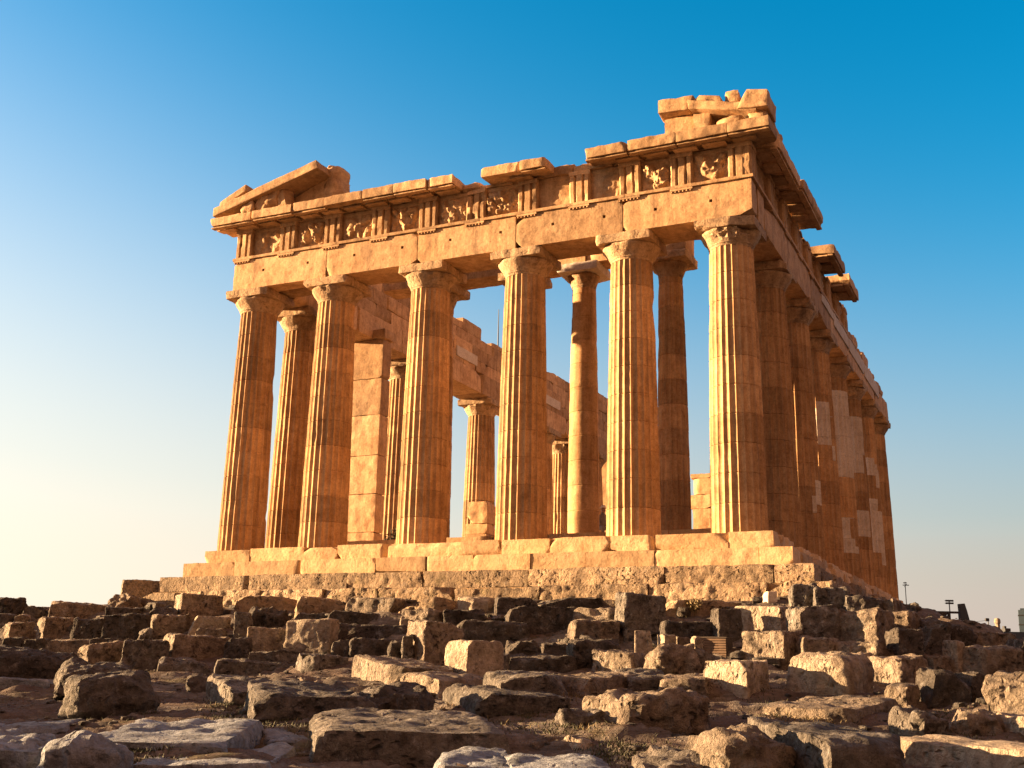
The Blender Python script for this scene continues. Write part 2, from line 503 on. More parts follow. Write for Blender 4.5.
def ledges(X, Y):
    P = np.stack([X.ravel(), Y.ravel() * 1.7, np.zeros(X.size)], 1)
    n = fbm(P, .32, 4, 21) * .34
    q = n / .085
    st_ = (np.floor(q) + np.clip((q % 1 - .75) / .25, 0, 1)) * .085
    f = fbm(P, 2.2, 4, 31, .6) * .022
    m_ = np.clip((Y.ravel() - 8) / 3, 0, 1) * np.clip((34 - Y.ravel()) / 6, 0, 1)
    return ((st_ - n * .5 + f) * m_).reshape(X.shape)
def spread(lo, hi, step, far, n):
    a = np.arange(lo, hi + step / 2, step)
    g = np.geomspace(1, far, n)
    return np.concatenate([lo - g[::-1], a, hi + g])
gx = np.concatenate([-14 - np.geomspace(.2, 6000, 70)[::-1], np.arange(-14, 14.01, .105), 14 + np.geomspace(.2, 6000, 70)])
gy = np.concatenate([-np.geomspace(1, 3000, 10)[::-1] + 4, np.arange(4, 12, .22), np.arange(12, 25, .10), np.arange(25, 60, .22), 60 + np.geomspace(.5, 9000, 34)])
GX, GY = np.meshgrid(gx, gy, indexing='ij')
GZ = terrain(GX, GY)
nx_, ny_ = GX.shape
idx = np.arange(nx_ * ny_).reshape(nx_, ny_)
F = np.stack([idx[:-1, :-1], idx[1:, :-1], idx[1:, 1:], idx[:-1, 1:]], -1).reshape(-1, 4)
g = mesh_obj('ground', np.stack([GX.ravel(), GY.ravel(), GZ.ravel()], 1), F, M['ground'], sharp=180)
tag(g, kind='structure')

# ------------------------------------------------------------------ temple: steps and floors
SO = [1.25, 1.95, 2.65, 3.25]; SH = .56
pl = MB()
pl.add(*box(-WID - .6, 1.0, -1.0, LEN + 2, -2.6, -.04))
pl.add(*box(-WID - 1.0, 1.75, -1.7, LEN + 3, -2.6, -SH - .03))
pl.add(*box(-WID - 1.4, 2.45, -2.4, LEN + 3.5, -2.6, -2 * SH - .03))
pl.add(*box(-WID - 1.65, 3.0, -2.95, LEN + 4, -2.6, -3 * SH - .03))
pl.build('platform', M['step'], temple, sharp=30)
for k in range(4):
    rng = random.Random(40 + k)
    mb = MB(); o_ = SO[k]; zt = -k * SH; zb = zt - SH + (-.45 if k == 3 else 0)
    rough = (.008, .008, .018, .03)[k]; lo_ = (.85, 1.25, 1.65, 1.9)[k]
    x = -WID - lo_
    while x < o_ - .05:
        wd = rng.uniform(1.4, 2.9) * (1, 1.2, 1.7, 1.3)[k]; x1 = min(o_, x + wd)
        if o_ - x1 < .7: x1 = o_
        dz = rng.uniform(-.012, .008) - (rng.random() < .15) * .06 * (k in (0, 3))
        mb.add(*rough_box(x + .006, x1 - .006, -o_ + rng.uniform(-.015, .02), -o_ + 1.15, zb + .004, zt + dz, step=.075, rnd=(.012, .012, .02, .04)[k],
                          amp=rough, seed=int(rng.random() * 9999), chips=(4, 2, 3, 4)[k], chip=(.34, .18, .22, .3)[k], hi=46, pit=(.0, .0, .05, .06)[k]))
        x = x1
    y = -o_ + 1.16
    while y < LEN + o_:
        wd = rng.uniform(1.3, 2.7); y1 = y + wd
        mb.add(*rough_box(o_ - 1.1, o_ + rng.uniform(-.05, .05), y + .006, y1 - .006, zb + .004, zt + rng.uniform(-.06, .02), step=.13, rnd=.06,
                          amp=.05, seed=int(rng.random() * 9999), chips=5, chip=.45, hi=20, pit=.08))
        y = y1
    so = mb.build('step', M['step'] if k < 2 else M['poros'], temple)
    if k == 3: so['label'] = 'lowest pitted foundation course'
mb = MB()
for xx in np.arange(-WID + 2.2, -.8, 2.3):
    mb.add(*rough_box(xx, min(xx + 2.29, -.6), 2.75, LEN - 4, 0, .36, step=.2, rnd=.03, amp=.015, seed=int(xx * 7) + 99, chips=2))
    mb.add(*rough_box(xx, min(xx + 2.29, -.9), 3.05, LEN - 5, .36, .7, step=.2, rnd=.03, amp=.015, seed=int(xx * 7) + 199, chips=2))
mb.build('inner_platform', M['step'], temple)

# ------------------------------------------------------------------ temple: columns
def shaft_mesh(r0, r1, h, seed, flutes=24, per=6, rings=40, damage=.009, bites=.03, drum=.955):
    n = flutes * per if flutes else 64
    th = np.arange(n) * 2 * math.pi / n
    zs = []
    for zz in np.arange(0, h + .001, h / rings): zs.append(zz)
    if drum:
        for j in np.arange(drum, h - .2, drum): zs += [j - .022, j, j + .022]
    zs = np.unique(np.round(zs, 4))
    T, Z = np.meshgrid(th, zs, indexing='xy')
    u = Z / h
    Rz = r0 + (r1 - r0) * u + .02 * np.sin(math.pi * u)
    Rr = Rz.copy()
    if flutes:
        f = (T * flutes / (2 * math.pi)) % 1.0
        Rr = Rz * (1 - .068 * (1 - (2 * f - 1) ** 2))
    P = np.stack([Rz * np.cos(T), Rz * np.sin(T), Z], -1).reshape(-1, 3)
    q = P + seed * 13.7
    dmg = np.clip(fbm(q, 1.6, 4, seed), 0, 2).reshape(T.shape)
    edge = (Rr - Rz * .945) / (Rz * .055)
    Rr = Rr - np.clip(edge, 0, 1) * dmg * damage
    b = np.clip(fbm(q, .8, 3, seed + 31) - .62, 0, 1).reshape(T.shape)
    Rr = Rr - np.minimum(b * bites * 3, .16)
    Rr = Rr + (fbm(q, 4., 2, seed + 5) * .006).reshape(T.shape)
    if drum:
        dj = np.abs((Z / drum) - np.round(Z / drum)) * drum
        Rr = Rr - np.where((dj < .012) & (Z > .1) & (Z < h - .15), .02, 0)
    V = np.stack([Rr * np.cos(T), Rr * np.sin(T), Z], -1).reshape(-1, 3)
    m_, F = len(zs), []
    for k in range(m_ - 1):
        for i in range(n):
            j = (i + 1) % n
            F.append((k * n + i, k * n + j, (k + 1) * n + j, (k + 1) * n + i))
    F.append(tuple(range(n))[::-1]); F.append(tuple((m_ - 1) * n + i for i in range(n)))
    return V, F

def column(x, y, z, h, r0, r1, seed, label=None, flutes=24, rings=40, cap_dmg=.10, matname='shaft', abw=None, ab_chips=5, damage=.012):
    ha, he = .34 * h / 10.43, .56 * h / 10.43
    hs_ = h - ha - he
    V, F = shaft_mesh(r0, r1, hs_, seed, flutes=flutes, rings=rings, damage=damage)
    sh = mesh_obj('column', V, F, M[matname], temple, sharp=24, loc=(x, y, z))
    if label: sh['label'] = label
    # echinus
    prof = [(r1 * .97, hs_), (r1 * 1.0, hs_ + he * .12), (r1 * 1.04, hs_ + he * .16), (r1 * 1.03, hs_ + he * .2), (r1 * 1.13, hs_ + he * .4), (r1 * 1.27, hs_ + he * .66), (r1 * 1.36, hs_ + he * .84), (r1 * 1.38, hs_ + he * .95), (r1 * 1.35, hs_ + he - .003)]
    pts = []
    for (ra, za), (rb, zb_) in zip(prof[:-1], prof[1:]):
        for t in (0, .5): pts.append((ra + (rb - ra) * t, za + (zb_ - za) * t))
    pts.append(prof[-1])
    V, F = lathe(pts, 56)
    rr = np.hypot(V[:, 0], V[:, 1])[:, None]
    dirn = np.c_[V[:, :2] / np.maximum(rr, 1e-6), np.zeros(len(V))]
    bite = np.clip(fbm(V + seed * 9.1, 1.9, 5, seed + 77, .65) - .15, 0, 1) * cap_dmg * 1.6
    V = V - dirn * bite[:, None] * np.clip((V[:, 2:3] - hs_) / he * 1.4, 0, 1) + dirn * (fbm(V + seed, 5., 3, seed) * .018)[:, None]
    mesh_obj('echinus', V, F, M['capital'], sh, sharp=40)
    a = abw or r1 * 1.36
    V, F = rough_box(-a, a, -a, a, hs_ + he, h - .004, step=.1, rnd=.035, amp=.022, pit=.04, seed=seed + 5, chips=ab_chips, chip=.2 + cap_dmg * 3, hi=24)
    mesh_obj('abacus', V, F, M['capital'], sh)
    return sh

H = 10.43
labs = ['right corner column with a battered dark capital', None, None, None, None, 'left corner column']
COLU = [FU[0] + .07, FU[1], FU[2], FU[3] - .14, FU[4], FU[5] + .17]
for i, u in enumerate(COLU):
    column(-u, 0, 0, H, .905, .73, 3 + i, labs[i], rings=56, cap_dmg=.07 if i != 0 else .17, ab_chips=5, damage=.009)
side_y = [4.647 + 4.611 * i for i in range(7)]
side_cols = []
for i, y in enumerate(side_y):
    side_cols.append(column(0, y, 0, H, .95, .745, 30 + i, rings=30, cap_dmg=.10, damage=.015))
for i, y in enumerate([2.8, 11.4, 19.95, 28.2, 31.9, 37.0]):
    column(-WID, y, 0, H, .95, .745, 50 + i, rings=30, cap_dmg=.10, damage=.015)
HI = 10.72
for i, u in enumerate([3.55, 7.12, 9.7, 13.5]):
    s_ = column(-u, 4.5, .7, HI, .61, .47, 70 + i, 'slender inner column with smooth shaft' if i == 1 else 'slender inner column', flutes=0 if i == 1 else 18, rings=40, cap_dmg=.03, abw=.86, ab_chips=2, damage=.03)
    if i == 1: [c.data.materials.__setitem__(0, M['new']) for c in s_.children if c.name.startswith('abacus')]

# pale restored patches let into the flank columns
for ci, (z0, z1, a0, a1) in [(2, (5.2, 7.4, -95, -10)), (3, (4.6, 8.9, -100, 20)), (3, (1.2, 2.9, -90, -20)), (4, (3.0, 4.6, -80, 10)), (4, (6.0, 9.3, -100, 0)), (5, (2.0, 5.1, -95, 15)), (5, (6.2, 7.6, -95, 15)), (1, (2.2, 3.3, -60, -5))]:
    sh = side_cols[ci]; me_ = sh.data
    co = np.array([v.co[:] for v in me_.vertices]); ang = np.degrees(np.arctan2(co[:, 1], co[:, 0]))
    jag = np.round(vnoise(co * [0, 0, 1] + 7.7, .8, ci) * 1.6) * 18; jz = np.round(vnoise(np.c_[ang * .018, ang * 0, ang * 0], 1.0, ci + 3) * 1.5) * .5
    ok = (ang > a0 + jag) & (ang < a1 + jag) & (co[:, 2] > z0 + jz) & (co[:, 2] < z1 + jz) & (np.hypot(co[:, 0], co[:, 1]) > .3)
    fs_ = [p.vertices[:] for p in me_.polygons if len(p.vertices) == 4 and all(ok[v] for v in p.vertices)]
    if not fs_: continue
    used = sorted({v for f in fs_ for v in f}); ix = {v: i for i, v in enumerate(used)}
    Vp = co[used].copy(); rr_ = np.hypot(Vp[:, 0], Vp[:, 1])[:, None]; dn = np.c_[Vp[:, :2] / rr_, np.zeros(len(Vp))]
    n_ = len(Vp); top = [tuple(ix[v] for v in f) for f in fs_]
    edges = {}
    for f in top:
        for q in range(4): edges[(f[q], f[(q + 1) % 4])] = 1
    side = [(a, b, b + n_, a + n_)[::-1] for (a, b) in edges if (b, a) not in edges]
    mesh_obj('restored_block', np.concatenate([Vp + dn * .006, Vp - dn * .05]), top + [tuple(v + n_ for v in f[::-1]) for f in top] + side, M['new'], sh, sharp=24)

# anta pier on the left
ax0, _ = on_front(345.5, 440, -7.0); ax1, _ = on_front(378.5, 440, -7.0)
mb = MB()
zz = -.02
rng = random.Random(5)
while zz < 10.4:
    z1 = min(10.4, zz + rng.uniform(1.1, 1.9))
    mb.add(*rough_box(ax0, ax1, 7.0, 7.75, zz, z1 - .012, step=.12, rnd=.03, amp=.015, seed=int(zz * 31) + 3, chips=2, chip=.15, hi=24)); zz = z1
an = mb.build('anta_pier', M['marble'], temple)
V, F = rough_box(ax0 - .12, ax1 + .12, 6.9, 7.85, 10.4, 10.85, step=.1, rnd=.03, amp=.03, seed=8, chips=3, chip=.2)
mesh_obj('pier_cap', V, F, M['marble'], an)

# ------------------------------------------------------------------ temple: architrave
AT = .90                                         # half depth of the beam
ZA, ZF, ZC = H, 11.80, 13.00
trig_u = []
for i in range(5): trig_u += [FU[i], (FU[i] + FU[i + 1]) / 2]
trig_u.append(FU[5])
trig_u = [-on_front(px, 160 + (736 - px) * .21, .92)[0] for px in (736, 681, 629, 579, 527, 475, 427, 379, 331, 286)]
trig_u[0] = -AT + .39; trig_u.append(WID + AT - .39)
mb = MB()
for i in range(5):
    x1 = AT if i == 0 else -FU[i]; x0 = -WID - AT if i == 4 else -FU[i + 1]
    holes = []
    for a_, b_ in zip(trig_u[:-1], trig_u[1:]):
        cx = -(a_ + b_) / 2
        if x0 < cx < x1: holes.append((cx, 11.13 + .05 * math.sin(cx * 3), .055))
    mb.add(*rough_box(x0 + .012, x1 - .012, -AT, -.02, ZA, ZF - .12, step=.09, rnd=.02, amp=.008, seed=200 + i, chips=6, chip=.22, hi=46, holes=holes))
    mb.add(*rough_box(x0 + .01, x1 - .01, .02, AT, ZA + .05, ZF - .12, step=.25, rnd=.03, amp=.02, seed=300 + i, chips=4, chip=.3))
mb.build('architrave', M['marble'], temple)
mb = MB()
for i in range(7):
    y0 = AT + .01 if i == 0 else side_y[i - 1]; y1 = side_y[i]
    if i == 6: y1 += .9
    mb.add(*rough_box(-AT, AT, y0 + .012, y1 - .012, ZA, ZF - .12, step=.16, rnd=.03, amp=.02, seed=400 + i, chips=6, chip=.35, hi=30))
mb.build('architrave', M['marble'], temple)

def taenia(mb, axis, spans, trig):
    for a_, b_ in spans:
        if axis == 'x': mb.add(*rough_box(a_, b_, -AT - .075, -.1, ZF - .115, ZF, step=.12, rnd=.015, amp=.012, seed=int(a_ * 9) + 3, chips=3, chip=.12, hi=60))
        else: mb.add(*rough_box(.1, AT + .075, a_, b_, ZF - .115, ZF, step=.2, rnd=.015, amp=.012, seed=int(a_ * 9) + 3, chips=3, chip=.12, hi=60))
    for c_ in trig:
        if axis == 'x':
            mb.add(*box(c_ - .39, c_ + .39, -AT - .065, -.15, ZF - .19, ZF - .117))
            for k in range(6):
                V, F = lathe([(.042, 0), (.034, .055)], 8); mb.add(V + [c_ - .325 + .13 * k, -AT - .025, ZF - .247], F)
        else:
            mb.add(*box(.15, AT + .065, c_ - .39, c_ + .39, ZF - .19, ZF - .117))
mb = MB()
taenia(mb, 'x', [(-WID - AT - .07, -15.3), (-15.29, -9.1), (-9.09, -3.5), (-3.49, AT + .07)], [-u for u in trig_u if u > 1.2])
mb.build('taenia', M['marble'], temple)
side_t = [-AT + .39 + .0] + [v for i in range(7) for v in ((side_y[i] + (side_y[i - 1] if i else 0)) / 2, side_y[i])]
mb = MB()
taenia(mb, 'y', [(-.08, 9.), (9.01, 20.9)], [v for v in side_t if v < 21 and v > 0])
mb.build('taenia', M['marble'], temple)

# ------------------------------------------------------------------ temple: frieze
def trig_poly(w_, dp):
    """plan outline of a triglyph: half grooves at the sides, two V grooves"""
    s = w_ / 12
    pts = [(0, dp * .55), (s * .9, 0), (s * 2.7, 0), (s * 3.6, dp * .75), (s * 4.5, 0), (s * 7.5, 0), (s * 8.4, dp * .75), (s * 9.3, 0), (s * 11.1, 0), (s * 12, dp * .55)]
    return [(x - w_ / 2, y) for x, y in pts]
def triglyph(parent, cx, cy, z0, z1, w_, dp, axis, seed, broken=0.0, mat='marble'):
    prof = trig_poly(w_, .13)
    zs = lin(z0, z1 - .16, .1)
    cap = lin(z1 - .155, z1, .08)
    mb = MB()
    def strip(prof, zs, zz0):
        n = len(prof); V = []
        for z in zs:
            for x, y in prof: V.append((x, y - dp, z))
            V.append((prof[-1][0], .05, z)); V.append((prof[0][0], .05, z))
        k = n + 2; F = []
        for a_ in range(len(zs) - 1):
            for i in range(k): j = (i + 1) % k; F.append((a_ * k + i, a_ * k + j, (a_ + 1) * k + j, (a_ + 1) * k + i))
        F.append(tuple(range(k))[::-1]); F.append(tuple((len(zs) - 1) * k + i for i in range(k)))
        V = np.array(V)
        q = V + seed * 3.3
        er = np.clip(fbm(q, 2.2, 3, seed) - .1, 0, 1) * (.06 + broken)
        V[:, 1] = np.minimum(V[:, 1] + er, .05)
        V[:, 0] += fbm(q, 5, 2, seed + 1) * .008
        mb.add(V, F)
    strip(prof, zs, z0)
    strip([(-w_ / 2, -.015), (0, -.015), (w_ / 2, -.015)], cap, z1)
    o = mb.build('triglyph', M[mat], parent, sharp=25)
    o.location = (cx, cy, 0)
    if axis == 'y': o.rotation_euler = (0, 0, math.pi / 2)
    return o
def metope(parent, c0, c1, z0, z1, face, axis, seed, relief):
    nx, nz = 34, 34
    X, Z = np.meshgrid(np.linspace(c0, c1, nx), np.linspace(z0, z1, nz), indexing='ij')
    L = c1 - c0
    rng = np.random.RandomState(seed)
    hgt = np.zeros_like(X)
    if relief > 0:
        for k in range(rng.randint(5, 9)):            # torsos and limbs as swollen capsules
            ax, az = rng.uniform(c0 + .2 * L, c1 - .2 * L), rng.uniform(z0 + .15, z1 - .35)
            ang = rng.uniform(0, math.pi); ln = rng.uniform(.2, .55); r = rng.uniform(.08, .19)
            bx, bz = ax + math.cos(ang) * ln, az + math.sin(ang) * ln
            t = np.clip(((X - ax) * (bx - ax) + (Z - az) * (bz - az)) / (ln * ln), 0, 1)
            dd = np.hypot(X - ax - t * (bx - ax), Z - az - t * (bz - az))
            hgt = np.maximum(hgt, np.sqrt(np.clip(1 - (dd / r) ** 2, 0, 1)) * r * 1.25)
        P = np.stack([X.ravel(), np.full(X.size, seed * 1.7), Z.ravel()], 1)
        hgt = hgt * relief * .75 + (np.clip(fbm(P, 4.5, 4, seed, .65), -.3, 1) * .10 * relief).reshape(X.shape)
        env = np.clip(np.minimum(np.minimum(X - c0, c1 - X), np.minimum(Z - z0, z1 - .12 - Z)) / .12, 0, 1)
        hgt = hgt * env
    P = np.stack([X.ravel(), np.full(X.size, seed * 2.7), Z.ravel()], 1)
    hgt = hgt + (fbm(P, 2.5, 4, seed + 4) * .02).reshape(X.shape)
    hgt = np.where(Z > z1 - .11, .05, hgt)
    V = np.stack([X, face - hgt, Z], -1).reshape(-1, 3)
    ids = np.arange(nx * nz).reshape(nx, nz)
    F = np.stack([ids[:-1, :-1], ids[1:, :-1], ids[1:, 1:], ids[:-1, 1:]], -1).reshape(-1, 4).tolist()
    Vb = V.copy(); Vb[:, 1] = face + .12
    n = len(V)
    ring = list(ids[:, 0]) + list(ids[-1, 1:]) + list(ids[-2::-1, -1]) + list(ids[0, -2:0:-1])
    F += [(ring[i], ring[i] + n, ring[(i + 1) % len(ring)] + n, ring[(i + 1) % len(ring)]) for i in range(len(ring))]
    F += [tuple(int(q) + n for q in f[::-1]) for f in F[:(nx - 1) * (nz - 1)]]
    V = np.concatenate([V, Vb])
    if axis == 'y': V = np.stack([-V[:, 1], V[:, 0], V[:, 2]], 1)
    return mesh_obj('metope', V, F, M['marble'], parent, sharp=60)

mb = MB()
mb.add(*rough_box(-WID - .70, .70, -.66, .66, ZF, ZC, step=.3, rnd=.02, amp=.01, seed=61, chips=0))
fr = mb.build('frieze', M['marble'], temple)
relief_kind = [1.2, 1.1, .25, .0, 1.0, .9, 1.1, .8, 1.2, .5]      # from the right corner to the left
for k, u in enumerate(trig_u):
    triglyph(fr, -u, -.68, ZF + .002, ZC, .78, .24, 'x', 500 + k, broken=.12 if k in (5, 6, 7, 8) else .02)
for k in range(10):
    metope(fr, -trig_u[k + 1] + .385, -trig_u[k] - .385, ZF + .003, ZC - .003, -.70, 'x', 540 + k, relief_kind[k])
tf = [v for v in side_t if v < 19.2]
mb = MB(); mb.add(*rough_box(-.66, .70, .67, 19.4, ZF, ZC, step=.3, rnd=.02, amp=.01, seed=62, chips=0, hi=60))
fs = mb.build('frieze', M['marble'], temple)
for k, v in enumerate(tf):
    triglyph(fs, .68, v, ZF + .002, ZC, .78, .24, 'y', 600 + k, broken=.03)
    if k: metope(fs, tf[k - 1] + .385, v - .385, ZF + .003, ZC - .003, -.70, 'y', 640 + k, .4)
# broken lower frieze blocks towards the far end of the flank
mb = MB()
y = 19.5; k = 0
for wd, top in [(1.7, 12.35), (1.5, 12.6), (1.3, 12.3), (2.2, 12.5), (2.4, 12.2), (2.6, 12.35), (1., 12.1)]:
    mb.add(*rough_box(-.6, .82, y + .02, y + wd - .02, ZF - .1, top, step=.16, rnd=.06, amp=.05, seed=700 + k, chips=5, chip=.45)); y += wd; k += 1
fb = mb.build('frieze', M['marble'], temple); fb['label'] = 'broken far end of the flank frieze'
# white restored strip at the top of the flank architrave
for k, (y0, y1, z0, z1) in enumerate([(11.5, 14.4, 11.25, 11.66), (14.5, 18.6, 11.05, 11.66), (18.7, 23.6, 11.0, 11.67), (23.7, 29, 10.95, 11.66)]):
    mesh_obj('restored_block', *rough_box(.5, AT + .06, y0, y1, z0, z1, step=.25, rnd=.02, amp=.02, seed=720 + k, chips=3, chip=.2), M['new'], temple)

# ------------------------------------------------------------------ temple: cornice
def cornice_front(x0, x1, seed, zt=13.42, out=1.70, dz=0.0, brk=.35):
    mb = MB()
    rg = random.Random(seed); xa = x0
    while xa < x1 - .01:
        xb = min(x1, xa + rg.uniform(1.3, 2.5))
        if x1 - xb < .6: xb = x1
        end = xb == x1 or xa == x0
        dy, dh = rg.uniform(-.03, .03), rg.uniform(-.03, .02)
        V, F = rough_box(xa + .006, xb - .006, -out + dy, -.2, 13.10, zt + dh, step=.085, rnd=.025, amp=.016, seed=seed + int(xa * 9) + 400, chips=5 if end else 3, chip=brk if end else .2, hi=40, pit=.02)
        V[:, 2] -= np.clip((-V[:, 1] - .7) / 1.0, 0, 1) * .06 * (V[:, 2] < 13.25)      # soffit slopes down outward
        V[:, 2] += dz; mb.add(V, F)
        if rg.random() < .85:                                                          # drip fascia, lost in places
            mb.add(*rough_box(xa + .02, xb - .02, -out + .08 + dy, -out + .32 + dy, 12.97 + dz, 13.03 + dz, step=.12, rnd=.02, amp=.015, seed=seed + int(xa * 9), chips=5, chip=.3, hi=40))
        xa = xb
    half = SP / 2
    c_ = -WID - 1.2
    while c_ < x1:
        if c_ - .4 > x0 and c_ + .4 < x1:
            V, F = rough_box(c_ - .40, c_ + .40, -out + .40, -.85, 12.99 + dz, 13.07 + dz, step=.2, rnd=.015, amp=.012, seed=seed + int(c_ * 10) + 300, chips=1, chip=.1)
            V[:, 2] -= np.clip((-V[:, 1] - .85) / .8, 0, 1) * .06
            mb.add(V, F)
        c_ += half / 2
    return mb
cl = on_front(452, 184, 1.7)[0]; c2a = on_front(480, 178, 1.7)[0]; c2b = on_front(545, 163, 1.7)[0]; c3 = on_front(584, 158, 1.7)[0]
cornice_front(-WID - 1.7, cl, 800).build('cornice', M['marble'], temple)
cornice_front(c2a, c2b, 820, brk=.5).build('cornice', M['marble'], temple)
cornice_front(c3, 1.7, 840).build('cornice', M['marble'], temple)
mb = MB()
rng = random.Random(9)
x = -WID - .7
while x < .6:
    x1 = min(.7, x + rng.uniform(.7, 1.6))
    mb.add(*rough_box(x, x1 - .02, -.85 + rng.uniform(-.05, .12), .6, ZC + .003, ZC + rng.uniform(.12, .42), step=.12, rnd=.05, amp=.04, seed=int(x * 17) + 900, chips=5, chip=.4)); x = x1
mb.build('cornice_bedding', M['marble'], temple)
def cornice_side(y0, y1, seed, out=1.7, zt=13.46, dz=0.0):
    mb = MB()
    V, F = rough_box(.2, out, y0, y1, 13.10, zt, step=.14, rnd=.03, amp=.02, seed=seed, chips=6, chip=.4, hi=70)
    V[:, 2] -= np.clip((V[:, 0] - .7) / 1.0, 0, 1) * .10 * (V[:, 2] < 13.25); V[:, 2] += dz
    mb.add(V, F)
    mb.add(*rough_box(out - .3, out - .08, y0 + .05, y1 - .05, 12.93 + dz, 13.02 + dz, step=.2, rnd=.02, amp=.02, seed=seed + 1, chips=4, chip=.3, hi=60))
    c_ = y0 + .5
    while c_ + .4 < y1:
        V, F = rough_box(.85, out - .32, c_ - .36, c_ + .36, 12.95 + dz, 13.06 + dz, step=.25, rnd=.015, amp=.012, seed=seed + int(c_ * 10), chips=1, chip=.1)
        mb.add(V, F); c_ += 1.15
    return mb.build('cornice', M['marble'], temple)
cornice_side(-.19, 3.6, 860)
cornice_side(3.7, 7.9, 870, out=1.78, dz=.06)
cornice_side(10.6, 13.6, 880); cornice_side(14.6, 17.4, 890)
mb = MB(); y = .7; rng = random.Random(19)
while y < 18.8:
    y1 = min(19.3, y + rng.uniform(.8, 1.7))
    mb.add(*rough_box(-.6, .84, y, y1 - .02, ZC + .003, ZC + rng.uniform(.03, .22), step=.2, rnd=.05, amp=.04, seed=int(y * 17) + 950, chips=4, chip=.4)); y = y1
mb.build('cornice_bedding', M['marble'], temple)

# ------------------------------------------------------------------ temple: pediment remains
def rough_prism(poly, y0, y1, seed, amp=.02, step=.14):
    """solid with a straight-edged outline, finely divided and worn"""
    import bmesh
    V, F = extrude(poly, y0, y1)
    bm = bmesh.new()
    vs = [bm.verts.new(tuple(v)) for v in V]
    for f in F: bm.faces.new([vs[i] for i in f])
    bmesh.ops.recalc_face_normals(bm, faces=bm.faces)
    bmesh.ops.bevel(bm, geom=list(bm.edges), offset=.03, segments=2, affect='EDGES', profile=.6)
    bmesh.ops.triangulate(bm, faces=bm.faces)
    for it in range(4):
        ed = [e for e in bm.edges if e.calc_length() > step * 1.6]
        if not ed: break
        bmesh.ops.subdivide_edges(bm, edges=ed, cuts=1)
        bmesh.ops.triangulate(bm, faces=[f for f in bm.faces if len(f.verts) > 3])
    bm.normal_update()
    V = np.array([v.co[:] for v in bm.verts]); N = np.array([v.normal[:] for v in bm.verts])
    F = [[v.index for v in f.verts] for f in bm.faces]
    bm.verts.index_update(); F = [[v.index for v in f.verts] for f in bm.faces]
    bm.free()
    V = V + N * (fbm(V + seed * 4.1, 2.6, 4, seed, .55) * amp)[:, None] - N * (np.clip(fbm(V + seed, 1.3, 3, seed + 8) - .5, 0, 1) * amp * 4)[:, None]
    return V, F
zc = 13.47
ped = MB()
# raking slab on the left, its lower end at the corner
p0 = (-WID - 1.62, zc + .03); p1 = on_front(318, 160, 1.55)
sl = (p1[1] - .42 - p0[1]) / (p1[0] - p0[0])
ped.add(*rough_prism([p0, (p1[0] + .05, p1[1] - .36), (p1[0] - .05, p1[1]), (p0[0], p0[1] + .36)], -1.62, -.1, 3))
ra = ped.build('raking_cornice', M['marble'], temple)
ped = MB()
q0 = on_front(219, 209, 1.5); q1 = on_front(246, 190, 1.5)
ped.add(*rough_prism([(q0[0], q0[1] + .02), (q1[0], q1[1] - .03), (q1[0] - .05, q1[1] + .27), (q0[0], q0[1] + .3)], -1.5, -.5, 5))
ped.build('gutter_block', M['marble'], ra)
ped = MB()
tx1 = on_front(341, 180, .5)[0]
ped.add(*rough_prism([(-WID - .2, zc + .01), (tx1 - .7, zc + .01), (tx1 - .7, 14.7), (p1[0] + .1, 14.72)], -.6, .3, 6))
ty = ped.build('tympanum_wall', M['marble'], temple)
V, F = rough_box(tx1 - .95, tx1, -.75, .35, zc + .01, on_front(330, 164, .7)[1], step=.09, rnd=.3, amp=.05, seed=14, chips=3, chip=.4)
mesh_obj('rounded_end_block', V, F, M['marble'], ty)
def lump(name, px0, px1, py0, py1, off, seed, rot=.3):
    x0, z1 = on_front(px0, py0, off); x1, z0 = on_front(px1, py1, off)
    w_, h_ = x1 - x0, max(.3, z1 - zc)
    V, F = rough_box(-w_ / 2, w_ / 2, -.3, .3, 0, h_, step=.07, rnd=.12, amp=.05, seed=seed, chips=5, chip=.4, hi=16)
    V[:, 0] += (V[:, 2] - h_ / 2) * rot
    mesh_obj(name, V, F, M['marble'], temple, loc=((x0 + x1) / 2, -off, zc))
lump('pediment_sculpture', 261, 272, 193, 207, 1.1, 15, .25); lump('pediment_sculpture', 271, 281, 187, 206, 1.1, 16, .2); lump('pediment_sculpture', 281, 291, 187, 203, 1.0, 17, -.25)
lump('pediment_sculpture', 246, 258, 205, 211, 1.2, 18, 0)
# right corner
def fb_(px, py, off): return on_front(px, py, off)
L0, R1 = fb_(660, 106, 1.2)[0], fb_(768, 100, 1.3)[0]
ped = MB(); ped.add(*rough_box(L0 + .1, L0 + 1.15, -1.05, .2, zc + .005, 14.28, step=.1, rnd=.03, amp=.02, seed=21, chips=2, chip=.15))
rt = ped.build('tympanum_wall', M['marble'], temple)
ped = MB(); ped.add(*rough_prism([(L0 - .02, 14.35), (L0 + 1.05, 14.29), (L0 + 1.25, 14.78), (L0, 14.86)], -1.45, .2, 22, amp=.018)); ped.build('coping_slab', M['marble'], rt)
ped = MB(); ped.add(*rough_box(L0 + 1.16, L0 + 1.75, -1.2, -.3, zc + .005, 14.2, step=.1, rnd=.03, amp=.02, seed=23, chips=2, chip=.15)); ped.build('tympanum_block', M['marble'], rt)
ped = MB(); ped.add(*rough_box(L0 + 1.95, L0 + 2.9, -1.3, -.2, zc + .005, 13.85, step=.08, rnd=.05, amp=.05, seed=29, chips=7, chip=.5)); ped.build('broken_block', M['marble'], rt)
